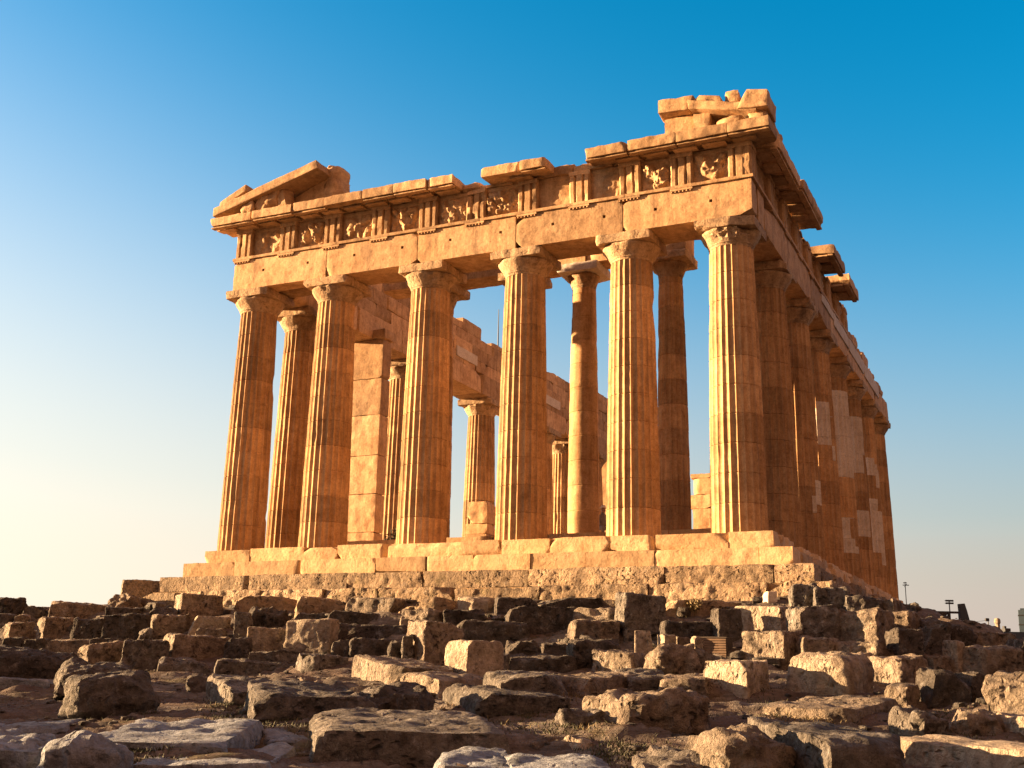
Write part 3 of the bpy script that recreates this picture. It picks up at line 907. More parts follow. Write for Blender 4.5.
ped = MB(); ped.add(*rough_prism([(L0 + 1.1, 14.27), (R1 - .35, 13.74), (R1 - .3, 14.04), (L0 + 1.05, 14.60)], -1.5, .1, 24, amp=.02)); rk = ped.build('raking_cornice', M['marble'], temple)
ped = MB(); ped.add(*rough_prism([(L0 + 1.2, 14.58), (L0 + 2.2, 14.36), (L0 + 2.15, 14.60), (L0 + 1.45, 14.74)], -1.4, -.2, 25, amp=.02)); ped.build('gutter_block', M['marble'], rk)
ped = MB(); ped.add(*rough_box(L0 + 2.25, L0 + 2.75, -1.35, -.5, 14.22, 14.72, step=.08, rnd=.05, amp=.03, seed=26, chips=5, chip=.3)); ped.build('gutter_block', M['marble'], rk)
cx0 = fb_(745, 100, 1.4)[0]
ped = MB(); ped.add(*rough_prism([(cx0 - .25, zc + .45), (R1 + .02, zc + .35), (R1 + .05, zc + .95), (cx0 + .1, zc + 1.08)], -1.55, -.2, 27, amp=.018)); ped.build('corner_block', M['marble'], rk)
ped = MB(); ped.add(*rough_box(.95, 1.55, -1.3, 1.2, zc, zc + .5, step=.12, rnd=.08, amp=.05, seed=28, chips=5, chip=.4)); ped.build('gutter_block', M['marble'], rk)

# ------------------------------------------------------------------ temple: left flank entablature seen from inside
prof_px = [(352, 274), (398, 283), (413, 290), (440, 306), (462, 320), (475, 322), (484, 334), (490, 342), (497, 343), (505, 348), (530, 362), (548, 371), (556, 373), (566, 379), (575, 382), (590, 386), (603, 388), (608, 389)]
pr = np.array([on_side(x, y, -WID + AT) for x, y in prof_px])
LEND = 40.0
mb = MB(); rng = random.Random(77)
y = 1.0
while y < LEND:                                 # architrave course
    y1 = min(LEND, y + rng.uniform(3.6, 4.8))
    mb.add(*rough_box(-WID - AT, -WID + AT, y + .012, y1 - .012, ZA, 11.55, step=.18, rnd=.025, amp=.015, seed=int(y * 7) + 1000, chips=4, chip=.3)); y = y1
la = mb.build('architrave', M['marble'], temple)
mb = MB(); z = 11.555; row = 0
while z < 14.6:                                 # wall courses cut to the ragged top
    hz = (.62, .7, .62, .66, .6)[row % 5]; y = 1.0 + rng.uniform(0, 1)
    while y < LEND:
        y1 = min(LEND, y + rng.uniform(1.1, 2.4))
        top = np.interp((y + y1) / 2, pr[:, 0], pr[:, 1])
        if top > z + .18:
            zt_ = min(z + hz, top)
            V, F = rough_box(-WID - .75, -WID + AT - .12 * (row > 1) - .05, y + .008, y1 - .008, z + .004, zt_, step=.16, rnd=.02, amp=.014, seed=int(y * 7) + 1100 + row * 50, chips=3, chip=.2)
            if zt_ < z + hz - .001:
                k_ = V[:, 2] > z + (zt_ - z) * .5
                V[k_, 2] += np.interp(V[k_, 1], pr[:, 0], pr[:, 1]) - top
            mb.add(V, F)
        y = y1
    z += hz; row += 1
mb.build('inner_wall', M['marble'], la)
for k, (xa, ya, xb, yb) in enumerate([(457, 345, 477, 366), (546, 397, 560, 408), (571, 408, 575, 416)]):
    a0, z1_ = on_side(xa, ya, -WID + AT); a1, z0_ = on_side(xb, yb, -WID + AT)
    zm = (z1_ + z0_) / 2
    mesh_obj('restored_block', *rough_box(-WID, -WID + AT + .03, a0, a1, zm - .28, zm + .28, step=.3, rnd=.02, amp=.01, seed=1300 + k, chips=1, chip=.1), M['new'], la)
# end pier of the far left
mesh_obj('end_pier', *rough_box(-WID - .8, -WID + 1.2, 38.5, 40.2, -.02, 10.42, step=.3, rnd=.04, amp=.03, seed=1310, chips=3), M['marble'], temple)

# inner architrave on the slender columns
mb = MB()
zi = .7 + HI
for a_, b_ in [(-16.2, -13.5), (-13.5, -9.7), (-9.7, -6.85), (-6.85, -3.55), (-3.55, -2.75)]:
    mb.add(*rough_box(a_ + .008, b_ - .008, 3.9, 5.1, zi + .003, zi + 1.15, step=.2, rnd=.025, amp=.012, seed=int(a_ * 9) + 1400, chips=3, chip=.25))
mb.build('inner_architrave', M['marble'], temple)
# low remains inside
def stub(name, px0, px1, py0, ydepth, seed, z0=.7, thick=1.1, step=.13, matn='marble'):
    x0, z1 = on_front(px0, py0, -ydepth); x1, _ = on_front(px1, py0, -ydepth)
    mb = MB(); zz = z0; k = 0; rng = random.Random(seed)
    while zz < z1 - .1:
        h_ = min(rng.uniform(.5, 1.1), z1 - zz)
        mb.add(*rough_box(x0 + rng.uniform(-.04, .12), x1 + rng.uniform(-.12, .06), ydepth + rng.uniform(-.05, .05), ydepth + thick, zz, zz + h_ - .01, step=step, rnd=.025, amp=.02, seed=seed + k, chips=3, chip=.3)); zz += h_; k += 1
    return mb.build(name, M[matn], temple)
stub('wall_stub', 690, 716, 474, 16, 1500); stub('wall_stub', 672, 684, 462, 9, 1520, thick=.9); stub('wall_stub', 466, 489, 502, 14, 1540)

# ------------------------------------------------------------------ loose stones
GR = {'L': 'blocks of the broken terrace wall left of the steps', 'C': 'blocks of the broken terrace wall below the temple',
      'R': 'blocks piled below the right temple corner', 'E': 'rubble blocks at the right edge', 'F': 'stones lying on the foreground ground', 'K': 'flat slabs along the foot of the temple steps'}
# x0, y0, x1, y1 (where it stands in the photograph), turn, depth, material, shape, group, label
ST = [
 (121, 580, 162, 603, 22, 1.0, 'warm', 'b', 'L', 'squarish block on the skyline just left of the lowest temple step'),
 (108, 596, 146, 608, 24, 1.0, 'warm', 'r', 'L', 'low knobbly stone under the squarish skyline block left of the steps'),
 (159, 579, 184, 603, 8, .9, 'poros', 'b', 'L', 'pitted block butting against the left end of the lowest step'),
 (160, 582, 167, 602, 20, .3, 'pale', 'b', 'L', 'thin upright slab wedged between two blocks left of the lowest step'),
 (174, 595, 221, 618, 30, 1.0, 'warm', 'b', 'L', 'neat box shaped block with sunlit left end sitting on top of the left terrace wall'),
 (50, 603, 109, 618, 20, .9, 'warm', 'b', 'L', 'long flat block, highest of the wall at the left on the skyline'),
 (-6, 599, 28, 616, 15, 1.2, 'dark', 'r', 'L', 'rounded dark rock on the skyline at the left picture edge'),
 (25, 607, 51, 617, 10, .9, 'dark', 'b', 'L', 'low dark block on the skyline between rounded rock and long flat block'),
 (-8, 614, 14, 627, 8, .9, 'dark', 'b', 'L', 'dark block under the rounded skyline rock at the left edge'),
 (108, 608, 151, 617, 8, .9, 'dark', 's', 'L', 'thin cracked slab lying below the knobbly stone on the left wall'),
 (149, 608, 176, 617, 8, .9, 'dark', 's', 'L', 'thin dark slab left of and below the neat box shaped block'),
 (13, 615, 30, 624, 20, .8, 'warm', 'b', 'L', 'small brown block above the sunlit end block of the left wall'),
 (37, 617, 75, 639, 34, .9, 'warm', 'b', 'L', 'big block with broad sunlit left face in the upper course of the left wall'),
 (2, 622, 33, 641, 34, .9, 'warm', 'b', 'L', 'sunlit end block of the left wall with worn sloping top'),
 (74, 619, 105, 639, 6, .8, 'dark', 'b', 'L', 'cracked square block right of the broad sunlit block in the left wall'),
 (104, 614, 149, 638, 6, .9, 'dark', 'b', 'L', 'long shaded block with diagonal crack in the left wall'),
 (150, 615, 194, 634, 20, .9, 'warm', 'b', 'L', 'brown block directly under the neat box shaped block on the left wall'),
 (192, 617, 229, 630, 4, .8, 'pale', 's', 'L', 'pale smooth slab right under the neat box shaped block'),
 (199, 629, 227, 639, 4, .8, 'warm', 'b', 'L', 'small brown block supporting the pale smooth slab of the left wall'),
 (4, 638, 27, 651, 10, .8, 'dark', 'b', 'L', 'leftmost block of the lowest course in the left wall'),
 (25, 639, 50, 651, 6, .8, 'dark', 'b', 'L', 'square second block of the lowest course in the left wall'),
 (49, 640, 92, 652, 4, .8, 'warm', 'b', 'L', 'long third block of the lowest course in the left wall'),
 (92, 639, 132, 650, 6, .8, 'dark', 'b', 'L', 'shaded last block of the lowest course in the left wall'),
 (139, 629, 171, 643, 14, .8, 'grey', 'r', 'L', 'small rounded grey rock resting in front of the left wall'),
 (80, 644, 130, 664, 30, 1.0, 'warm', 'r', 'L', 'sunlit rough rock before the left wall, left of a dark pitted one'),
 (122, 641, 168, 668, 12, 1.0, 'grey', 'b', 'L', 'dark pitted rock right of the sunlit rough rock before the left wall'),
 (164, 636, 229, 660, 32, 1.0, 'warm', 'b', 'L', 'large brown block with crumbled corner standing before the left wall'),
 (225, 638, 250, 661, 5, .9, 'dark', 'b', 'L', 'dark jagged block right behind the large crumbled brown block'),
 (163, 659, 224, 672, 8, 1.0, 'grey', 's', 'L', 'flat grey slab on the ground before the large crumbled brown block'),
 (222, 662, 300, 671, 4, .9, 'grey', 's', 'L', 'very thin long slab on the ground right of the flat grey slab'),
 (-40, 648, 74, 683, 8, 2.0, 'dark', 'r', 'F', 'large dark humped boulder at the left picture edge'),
 (10, 674, 60, 687, 6, 1.0, 'shade_slate', 's', 'F', 'low thin slab in front of the large dark humped boulder'),
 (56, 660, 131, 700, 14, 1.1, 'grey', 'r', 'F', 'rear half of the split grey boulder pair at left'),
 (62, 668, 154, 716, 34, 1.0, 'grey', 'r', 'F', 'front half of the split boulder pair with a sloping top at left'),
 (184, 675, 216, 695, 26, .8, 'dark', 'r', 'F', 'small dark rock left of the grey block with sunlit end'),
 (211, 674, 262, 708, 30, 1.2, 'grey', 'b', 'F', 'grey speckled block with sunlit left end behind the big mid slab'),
 (-30, 715, 96, 735, 4, 1.6, 'shade_slate', 's', 'F', 'smooth blue grey rock shelf at the lower left edge'),
 (-30, 728, 52, 775, 4, .9, 'shade_slate', 'r', 'F', 'blue grey rounded boulder in the lower left corner'),
 (44, 730, 119, 790, 5, .9, 'shade_slate', 'r', 'F', 'blue grey boulder with pitted front right of the corner boulder'),
 (104, 722, 246, 748, 3, 1.6, 'shade_slate', 's', 'F', 'broad blue grey layered rock shelf right of the pitted boulder'),
 (150, 750, 280, 775, 3, 1.2, 'shade_slate', 's', 'F', 'blue grey ledge at the bottom edge below the layered shelf'),
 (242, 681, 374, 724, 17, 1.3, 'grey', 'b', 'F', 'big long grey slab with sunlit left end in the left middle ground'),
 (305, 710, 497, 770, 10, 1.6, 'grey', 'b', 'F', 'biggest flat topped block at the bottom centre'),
 (258, 727, 312, 750, 20, .8, 'shade_slate', 's', 'F', 'thin tilted slab left of the biggest flat topped block'),
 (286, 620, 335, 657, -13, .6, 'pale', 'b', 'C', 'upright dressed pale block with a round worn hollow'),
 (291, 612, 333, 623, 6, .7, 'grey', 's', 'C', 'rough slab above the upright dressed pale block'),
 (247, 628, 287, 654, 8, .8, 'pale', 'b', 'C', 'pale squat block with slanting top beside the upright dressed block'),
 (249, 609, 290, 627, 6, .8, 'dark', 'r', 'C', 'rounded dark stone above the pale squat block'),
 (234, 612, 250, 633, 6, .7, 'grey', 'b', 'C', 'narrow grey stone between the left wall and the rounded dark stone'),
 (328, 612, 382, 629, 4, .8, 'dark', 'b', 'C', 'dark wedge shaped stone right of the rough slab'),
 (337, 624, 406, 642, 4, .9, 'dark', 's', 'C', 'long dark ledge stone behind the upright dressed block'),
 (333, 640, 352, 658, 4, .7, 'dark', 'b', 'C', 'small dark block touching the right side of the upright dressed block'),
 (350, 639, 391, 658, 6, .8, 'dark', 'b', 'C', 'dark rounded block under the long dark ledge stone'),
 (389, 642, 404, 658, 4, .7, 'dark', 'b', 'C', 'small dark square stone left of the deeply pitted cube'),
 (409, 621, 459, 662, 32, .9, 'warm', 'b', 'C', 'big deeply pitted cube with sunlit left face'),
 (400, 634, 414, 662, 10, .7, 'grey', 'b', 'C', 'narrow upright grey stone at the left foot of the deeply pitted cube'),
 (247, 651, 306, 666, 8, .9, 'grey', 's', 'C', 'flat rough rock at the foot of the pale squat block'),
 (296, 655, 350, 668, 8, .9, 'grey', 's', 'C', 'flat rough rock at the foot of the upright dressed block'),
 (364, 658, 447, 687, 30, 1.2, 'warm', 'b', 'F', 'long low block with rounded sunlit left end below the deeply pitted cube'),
 (417, 668, 483, 699, -40, 1.0, 'warm', 'b', 'F', 'rough sunlit block with split front under the bright yellow lit cube'),
 (447, 641, 500, 678, 33, .9, 'pale', 'b', 'C', 'cube with brightest yellow lit left face, standing on the rough split block'),
 (496, 653, 510, 671, 4, .6, 'grey', 'b', 'C', 'small grey block hugging the right side of the bright lit cube'),
 (298, 674, 322, 686, 20, .6, 'warm', 'r', 'F', 'small sunlit loose stone on the path behind the big long slab'),
 (354, 686, 432, 718, 12, 1.2, 'dark', 'r', 'F', 'low dark broken rock right of the big long slab'),
 (484, 669, 557, 697, 14, 1.0, 'grey', 'b', 'F', 'speckled block behind the tilted grey slab right of the lit cube'),
 (450, 684, 556, 720, 18, 1.3, 'grey', 'b', 'F', 'tilted grey slab with undercut front, above the biggest flat topped block'),
 (554, 670, 624, 699, -38, 1.0, 'warm', 'b', 'F', 'sunlit mossy block left of the whitish topped stone'),
 (620, 670, 668, 690, 6, .9, 'grey', 'b', 'F', 'whitish topped dark stone behind the big overhanging boulder'),
 (587, 687, 704, 727, 18, 1.4, 'warm', 'r', 'F', 'big overhanging boulder with flat top right of centre'),
 (556, 710, 610, 726, 8, .9, 'grey', 'r', 'F', 'low rounded stone at the left foot of the overhanging boulder'),
 (514, 722, 678, 744, 6, 1.6, 'warm', 's', 'F', 'broad flat brown rock in front of the overhanging boulder'),
 (566, 737, 596, 750, 20, .6, 'pale', 'r', 'F', 'small pale stone on the broad flat brown rock'),
 (506, 756, 602, 780, 4, .9, 'shade_slate', 's', 'F', 'grey slab cut by the bottom edge at centre'),
 (430, 750, 512, 775, 4, .9, 'shade_slate', 's', 'F', 'flat slab at the bottom edge right of the biggest flat topped block'),
 (594, 651, 646, 671, -36, .8, 'warm', 'b', 'C', 'low block left of the thin pale panel, with a small stone on it'),
 (594, 648, 618, 656, 8, .5, 'pale', 'b', 'C', 'small pale stone on the low block left of the pale panel'),
 (571, 621, 617, 642, 6, .9, 'warm', 'b', 'C', 'grooved square block below left of the tall dark block'),
 (570, 640, 617, 668, 6, .9, 'dark', 'b', 'C', 'dark block directly under the grooved square block'),
 (616, 595, 662, 630, 12, 1.0, 'grey', 'b', 'C', 'tall dark block standing highest on the terrace below the central columns'),
 (507, 607, 577, 630, 6, 1.0, 'dark', 'b', 'C', 'long streaked block with overhanging right end'),
 (456, 621, 526, 643, 4, .9, 'dark', 'b', 'C', 'long shaded block right of the deeply pitted cube'),
 (444, 610, 482, 626, 4, .8, 'dark', 'b', 'C', 'dark block above the long shaded block right of the pitted cube'),
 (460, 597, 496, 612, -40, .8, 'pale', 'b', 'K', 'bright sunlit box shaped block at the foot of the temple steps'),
 (403, 610, 447, 625, -24, .8, 'warm', 'b', 'C', 'sunlit mossy block just above the deeply pitted cube'),
 (541, 644, 574, 657, 4, .8, 'dark', 'b', 'C', 'small dark block left of the block under the grooved one'),
 (506, 640, 543, 654, 4, .8, 'dark', 's', 'C', 'dark thin slab right of the long shaded block'),
 (508, 656, 575, 668, 4, .8, 'dark', 's', 'C', 'lowest dark slab behind the bright lit cube'),
 (574, 609, 620, 624, -24, .8, 'warm', 'b', 'C', 'sloping brown stone left of the tall dark block'),
 (348, 597, 406, 611, -24, .9, 'warm', 's', 'K', 'mossy slab with square end, left of two along the foot of the steps'),
 (402, 599, 462, 612, -24, .9, 'poros', 's', 'K', 'mossy slab touching the left side of the bright box shaped block'),
 (494, 598, 540, 611, 10, .9, 'dark', 's', 'K', 'dark slab touching the right side of the bright box shaped block'),
 (538, 598, 612, 611, 8, .9, 'dark', 's', 'K', 'long dark broken slab left of the tall dark block'),
 (236, 597, 300, 612, 8, .9, 'poros', 's', 'K', 'leftmost long pitted slab along the foot of the steps'),
 (298, 599, 350, 611, 8, .9, 'poros', 's', 'K', 'pitted slab left of the mossy slab with square end'),
 (660, 599, 740, 610, 8, .9, 'poros', 's', 'K', 'long rough slab behind the small dry shrub at the foot of the steps'),
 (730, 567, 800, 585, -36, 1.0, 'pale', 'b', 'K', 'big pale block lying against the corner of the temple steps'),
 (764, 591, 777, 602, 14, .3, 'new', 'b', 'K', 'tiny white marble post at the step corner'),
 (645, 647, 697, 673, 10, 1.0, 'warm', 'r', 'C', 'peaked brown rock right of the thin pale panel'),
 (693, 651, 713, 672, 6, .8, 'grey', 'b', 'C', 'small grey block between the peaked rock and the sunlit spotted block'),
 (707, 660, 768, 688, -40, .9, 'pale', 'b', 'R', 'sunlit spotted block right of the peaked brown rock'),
 (660, 671, 713, 702, -14, 1.0, 'warm', 'b', 'F', 'speckled block with dark right face behind the overhanging boulder'),
 (658, 634, 675, 646, 20, .5, 'pale', 'b', 'C', 'left of the two small cut blocks behind the peaked brown rock'),
 (675, 637, 695, 648, 8, .5, 'warm', 'b', 'C', 'small brown cut block between two yellowish ones behind the peaked rock'),
 (692, 637, 707, 650, 10, .5, 'pale', 'b', 'C', 'yellowish small cut block touching the slatted crate'),
 (712, 609, 739, 638, 10, .8, 'dark', 'b', 'R', 'dark block left of the sunlit top block in the right pile'),
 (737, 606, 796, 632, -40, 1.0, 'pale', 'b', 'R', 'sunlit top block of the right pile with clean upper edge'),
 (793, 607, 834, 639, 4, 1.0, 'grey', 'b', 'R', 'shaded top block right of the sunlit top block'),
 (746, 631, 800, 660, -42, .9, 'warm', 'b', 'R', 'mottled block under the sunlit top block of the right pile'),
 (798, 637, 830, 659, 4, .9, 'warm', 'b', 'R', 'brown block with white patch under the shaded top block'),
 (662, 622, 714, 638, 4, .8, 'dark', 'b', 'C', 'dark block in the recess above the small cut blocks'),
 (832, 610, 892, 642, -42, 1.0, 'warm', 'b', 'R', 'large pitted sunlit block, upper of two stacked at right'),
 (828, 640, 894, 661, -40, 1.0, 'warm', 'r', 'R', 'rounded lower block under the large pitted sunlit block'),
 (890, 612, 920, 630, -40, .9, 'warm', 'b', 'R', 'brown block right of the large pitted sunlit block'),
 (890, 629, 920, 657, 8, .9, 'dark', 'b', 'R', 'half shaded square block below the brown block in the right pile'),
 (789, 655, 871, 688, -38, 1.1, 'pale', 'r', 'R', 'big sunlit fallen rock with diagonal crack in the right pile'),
 (866, 656, 920, 685, 30, 1.0, 'warm', 'b', 'R', 'rough block right of the sunlit fallen rock'),
 (848, 653, 871, 667, 18, .6, 'pale', 'b', 'R', 'small yellow lit stone behind the sunlit fallen rock'),
 (886, 682, 920, 708, -38, .8, 'warm', 'b', 'R', 'brown square block at the base of the right pile'),
 (780, 697, 890, 727, -36, 1.3, 'warm', 'b', 'F', 'long flat sunlit block behind the huge split block at right'),
 (689, 719, 800, 790, 22, 1.3, 'warm', 'r', 'F', 'lower sunlit ledge of the huge split block in the right foreground'),
 (776, 716, 888, 790, 12, 1.9, 'grey', 'b', 'F', 'higher shaded half of the huge split block in the right foreground'),
 (632, 757, 712, 785, 6, .9, 'grey', 'r', 'F', 'grey white topped stone at the bottom edge left of the huge split block'),
 (900, 707, 945, 740, 14, .9, 'grey', 'r', 'F', 'rounded grey boulder between the huge split block and the right edge'),
 (940, 711, 1008, 737, -24, 1.1, 'warm', 'r', 'F', 'brown low boulder right of the rounded grey boulder'),
 (1002, 714, 1050, 738, 18, 1.0, 'pale', 'r', 'F', 'sunlit stone cut by the right edge'),
 (930, 733, 1070, 790, 30, 1.8, 'pale', 'b', 'F', 'big sunlit slab in the lower right corner'),
 (984, 672, 1050, 708, -36, 1.2, 'warm', 'b', 'E', 'pitted brown block low at the right edge'),
 (912, 670, 960, 704, 4, 1.0, 'dark', 'b', 'E', 'black shaded cube right of the right pile'),
 (957, 648, 1014, 674, 4, 1.0, 'warm', 'b', 'E', 'brown wide block, lower of two stacked near the right edge'),
 (967, 634, 1013, 651, 6, .9, 'warm', 'b', 'E', 'upper worn block of the two stacked near the right edge'),
 (946, 641, 965, 668, 30, .4, 'pale', 'b', 'E', 'narrow yellow lit stone leaning beside the stacked pair at right'),
 (918, 625, 947, 649, 4, .9, 'dark', 'b', 'E', 'dark square block right of the right pile below the skyline'),
 (917, 617, 946, 629, 6, .9, 'grey', 's', 'E', 'thin slab on top of the dark square block'),
 (943, 624, 972, 644, 4, .9, 'dark', 'r', 'E', 'dark round rock behind the narrow yellow lit stone'),
 (874, 600, 902, 613, -36, .7, 'warm', 'b', 'R', 'small sunlit block on top of the right pile at the skyline'),
 (957, 673, 986, 702, 4, .9, 'dark', 'b', 'E', 'dark block between the black cube and the pitted brown block'),
 (922, 656, 948, 672, 16, .7, 'warm', 'b', 'E', 'small brown stones heap left of the stacked pair'),
 (1012, 640, 1050, 674, 4, 1.0, 'dark', 'b', 'E', 'dark block at the right edge beside the stacked pair'),
 (790, 584, 818, 608, -6, .9, 'grey', 'b', 'R', 'grey upright block at the foot of the flank steps, nearest the corner'),
 (813, 588, 848, 609, -8, .9, 'grey', 'b', 'R', 'grey wide block second along the foot of the flank steps'),
 (845, 595, 862, 611, -8, .8, 'grey', 'b', 'R', 'small grey block third along the foot of the flank steps'),
 (858, 598, 880, 611, 0, .8, 'dark', 'r', 'R', 'dark lump at the far foot of the flank steps'),
 (398, 724, 420, 732, 10, .5, 'warm', 'r', 'F', 'x'),
]
ST.pop()
for k, (x0, y0, x1, y1, yaw, dep, mt, shp, grp, lab) in enumerate(ST):
    G = march((x0 + x1) / 2, y1)
    D = G[1]
    W_ = (x1 - x0) / F_PX * D * (1.08 if grp == 'F' else 1.05)
    rt0 = ray((x0 + x1) / 2, y0)
    ya = R_(yaw)
    dep = min(dep, W_ * .95) if shp != 's' else dep
    slope = 0.0; dep0 = dep
    if grp == 'F' and shp != 'r': dep *= 1.7; slope = .30 if shp == 'b' else .4
    elif grp == 'F': slope = .15
    elif rt0[2] < 0: slope = .15
    wx = max(W_ * .5, (W_ - dep0 * abs(math.sin(ya)) * .8) / math.cos(ya))
    ctr_dist = (wx * abs(math.sin(ya)) + dep * math.cos(ya)) / 2
    rt = ray((x0 + x1) / 2, y0)
    h = rt[2] * D - G[2]
    if rt[2] * D < 0:
        h = rt[2] * (D + dep * .9) - G[2]
    h = max(h, .14)
    dvec = ray((x0 + x1) / 2, y1); dvec = np.array([dvec[0], dvec[1], 0]); dvec /= np.linalg.norm(dvec)
    stacked = grp != 'F'
    P = G + dvec * ctr_dist * (.30 if stacked else 1)
    sunk = .7 if stacked else .18 if D < 26 else .35
    mx = max(wx, dep, h)
    step = max(.045, min(.10, mx / 26))
    kw = dict(b=dict(rnd=min(.045, h * .12), amp=.036, chips=6, chip=.30, big=.03, pit=.07),
              r=dict(rnd=min(.22, h * .4), amp=.06, chips=6, chip=.4, big=.08, pit=.08),
              s=dict(rnd=min(.06, h * .25), amp=.035, chips=6, chip=.4, big=.06, pit=.05))[shp]
    if grp in 'CRL' and shp == 'b': kw['chip'] = .15
    if mt in ('pale', 'new'): kw.update(amp=kw['amp'] * .6, pit=kw['pit'] * .4, big=kw['big'] * .6)
    V, Fc = rough_box(-wx / 2, wx / 2, -dep / 2, dep / 2, -sunk, h, step=step, seed=2000 + k * 13, hi=44, **kw)
    # gentle taper and tilt, so that no stone is a true box
    rg = np.random.RandomState(3000 + k)
    V[:, 2] += (V[:, 0] * rg.uniform(-.05, .05) + V[:, 1] * rg.uniform(-.04, .06)) * np.clip(V[:, 2] / h, 0, 1)
    V[:, 0] *= 1 - rg.uniform(0, .07) * np.clip(V[:, 2] / h, 0, 1)
    if slope: V[:, 2] -= np.clip(V[:, 2], 0, None) * slope * np.clip((dep / 2 - V[:, 1]) / dep, 0, 1) ** .8
    nm = {'b': 'stone_block', 'r': 'boulder', 's': 'stone_slab'}[shp]
    o = mesh_obj(nm, V, Fc, M[mt], sharp=35, loc=P)
    o.rotation_euler = (0, 0, ya)
    tag(o, lab, {'b': 'stone block', 'r': 'boulder', 's': 'stone slab'}[shp], GR[grp])

# small rubble nobody could count
protos = [rough_box(-.5, .5, -.4, .4, -.3, .3, step=.25, rnd=.2, amp=.08, seed=4000 + i, chips=4, chip=.5, big=.15) for i in range(12)]
rng = np.random.RandomState(12)
mb = MB(); cnt = 0
def scatter(n, sampler, size):
    pts_ = np.array([sampler() for i in range(n)])
    zs_ = terrain(pts_[:, 0], pts_[:, 1])
    for (X, Y), z in zip(pts_, zs_):
        V, Fc = protos[rng.randint(12)]
        s = size(); a = rng.uniform(0, 6.28)
        sc = np.array([s * rng.uniform(.7, 1.4), s * rng.uniform(.7, 1.2), s * rng.uniform(.4, .8)])
        Q = V * sc
        mb.add(np.c_[Q[:, 0] * math.cos(a) - Q[:, 1] * math.sin(a) + X, Q[:, 0] * math.sin(a) + Q[:, 1] * math.cos(a) + Y, Q[:, 2] + z + s * .05], Fc)
def wall_pt():
    for _ in range(50):
        X, Y = rng.uniform(-24, 24), rng.uniform(24, 48)
        r = np.array([X, Y, 0]) - TC; lx, ly = -(r @ TA), r @ TB
        n, mf = -ly - 3.5, lx - 3.6
        d = math.hypot(max(n, 0), max(mf, 0)) if (n > 0 and mf > 0) else max(n, mf)
        if .0 < d < 7.2: return X, Y
    return X, Y
def fg_pt():
    Y = rng.uniform(13, 31) ** 1.0
    return rng.uniform(-.5, .5) * Y, Y
scatter(1000, wall_pt, lambda: min(.55, rng.lognormal(-1.35, .5)))
scatter(3600, fg_pt, lambda: min(.3, rng.lognormal(-3.0, .65)))
tag(mb.build('rubble', M['grey'], sharp=40), 'small loose stones and gravel strewn over the slope and the foreground', 'rubble', kind='stuff')

# grass
def blades(pts, n, hgt, sp, seed):
    rg = np.random.RandomState(seed); V, Fc = [], []
    for (X, Y) in pts:
        for i in range(n):
            x, y = X + rg.normal(0, sp), Y + rg.normal(0, sp)
            z = -.01
            h = hgt * rg.uniform(.4, 1.2); a = rg.uniform(0, 6.28); wv = .005 + .004 * rg.rand()
            lx, ly = rg.normal(0, .6, 2) * h
            dx, dy = math.cos(a) * wv, math.sin(a) * wv
            k = len(V)
            V += [(x - dx, y - dy, z), (x + dx, y + dy, z), (x + lx * .4 + dx * .7, y + ly * .4 + dy * .7, z + h * .6), (x + lx * .4 - dx * .7, y + ly * .4 - dy * .7, z + h * .6), (x + lx, y + ly, z + h)]
            Fc += [(k, k + 1, k + 2, k + 3), (k + 3, k + 2, k + 4)]
    V = np.array(V); V[:, 2] += np.repeat(terrain(V[::5, 0], V[::5, 1]), 5)
    return V, Fc
gp = [(rng.uniform(210, 345), rng.uniform(712, 735)) for i in range(26)] + [(rng.uniform(225, 245), rng.uniform(698, 712)) for i in range(10)] + [(rng.uniform(600, 665), rng.uniform(742, 766)) for i in range(22)] + \
     [(rng.uniform(395, 500), rng.uniform(715, 745)) for i in range(16)] + [(rng.uniform(130, 160), rng.uniform(742, 765)) for i in range(14)] + [(rng.uniform(60, 150), rng.uniform(708, 720)) for i in range(8)] + \
     [(rng.uniform(890, 1000), rng.uniform(700, 750)) for i in range(14)] + [(rng.uniform(700, 790), rng.uniform(690, 720)) for i in range(10)] + [(rng.uniform(500, 600), rng.uniform(712, 735)) for i in range(10)]
gpts = [tuple(march(*p)[:2]) for p in gp]
V, Fc = blades(gpts, 50, .06, .17, 5)
tag(mesh_obj('grass', V, Fc, M['greengrass'], smooth=False), 'short green grass between the foreground stones', 'grass', kind='stuff')
dp = [(rng.uniform(405, 720), rng.uniform(598, 613)) for i in range(40)] + [(rng.uniform(560, 640), rng.uniform(690, 705)) for i in range(10)] + [(rng.uniform(780, 860), rng.uniform(715, 730)) for i in range(12)] + \
     [(rng.uniform(250, 420), rng.uniform(598, 612)) for i in range(14)] + [(rng.uniform(200, 600), rng.uniform(680, 750)) for i in range(30)]
dpts = [tuple(march(*p)[:2]) for p in dp]
V, Fc = blades(dpts, 30, .085, .15, 6)
tag(mesh_obj('dry_grass', V, Fc, M['drygrass'], smooth=False), 'dry yellow grass tufts along the slabs and on the slope', 'dry grass', kind='stuff')


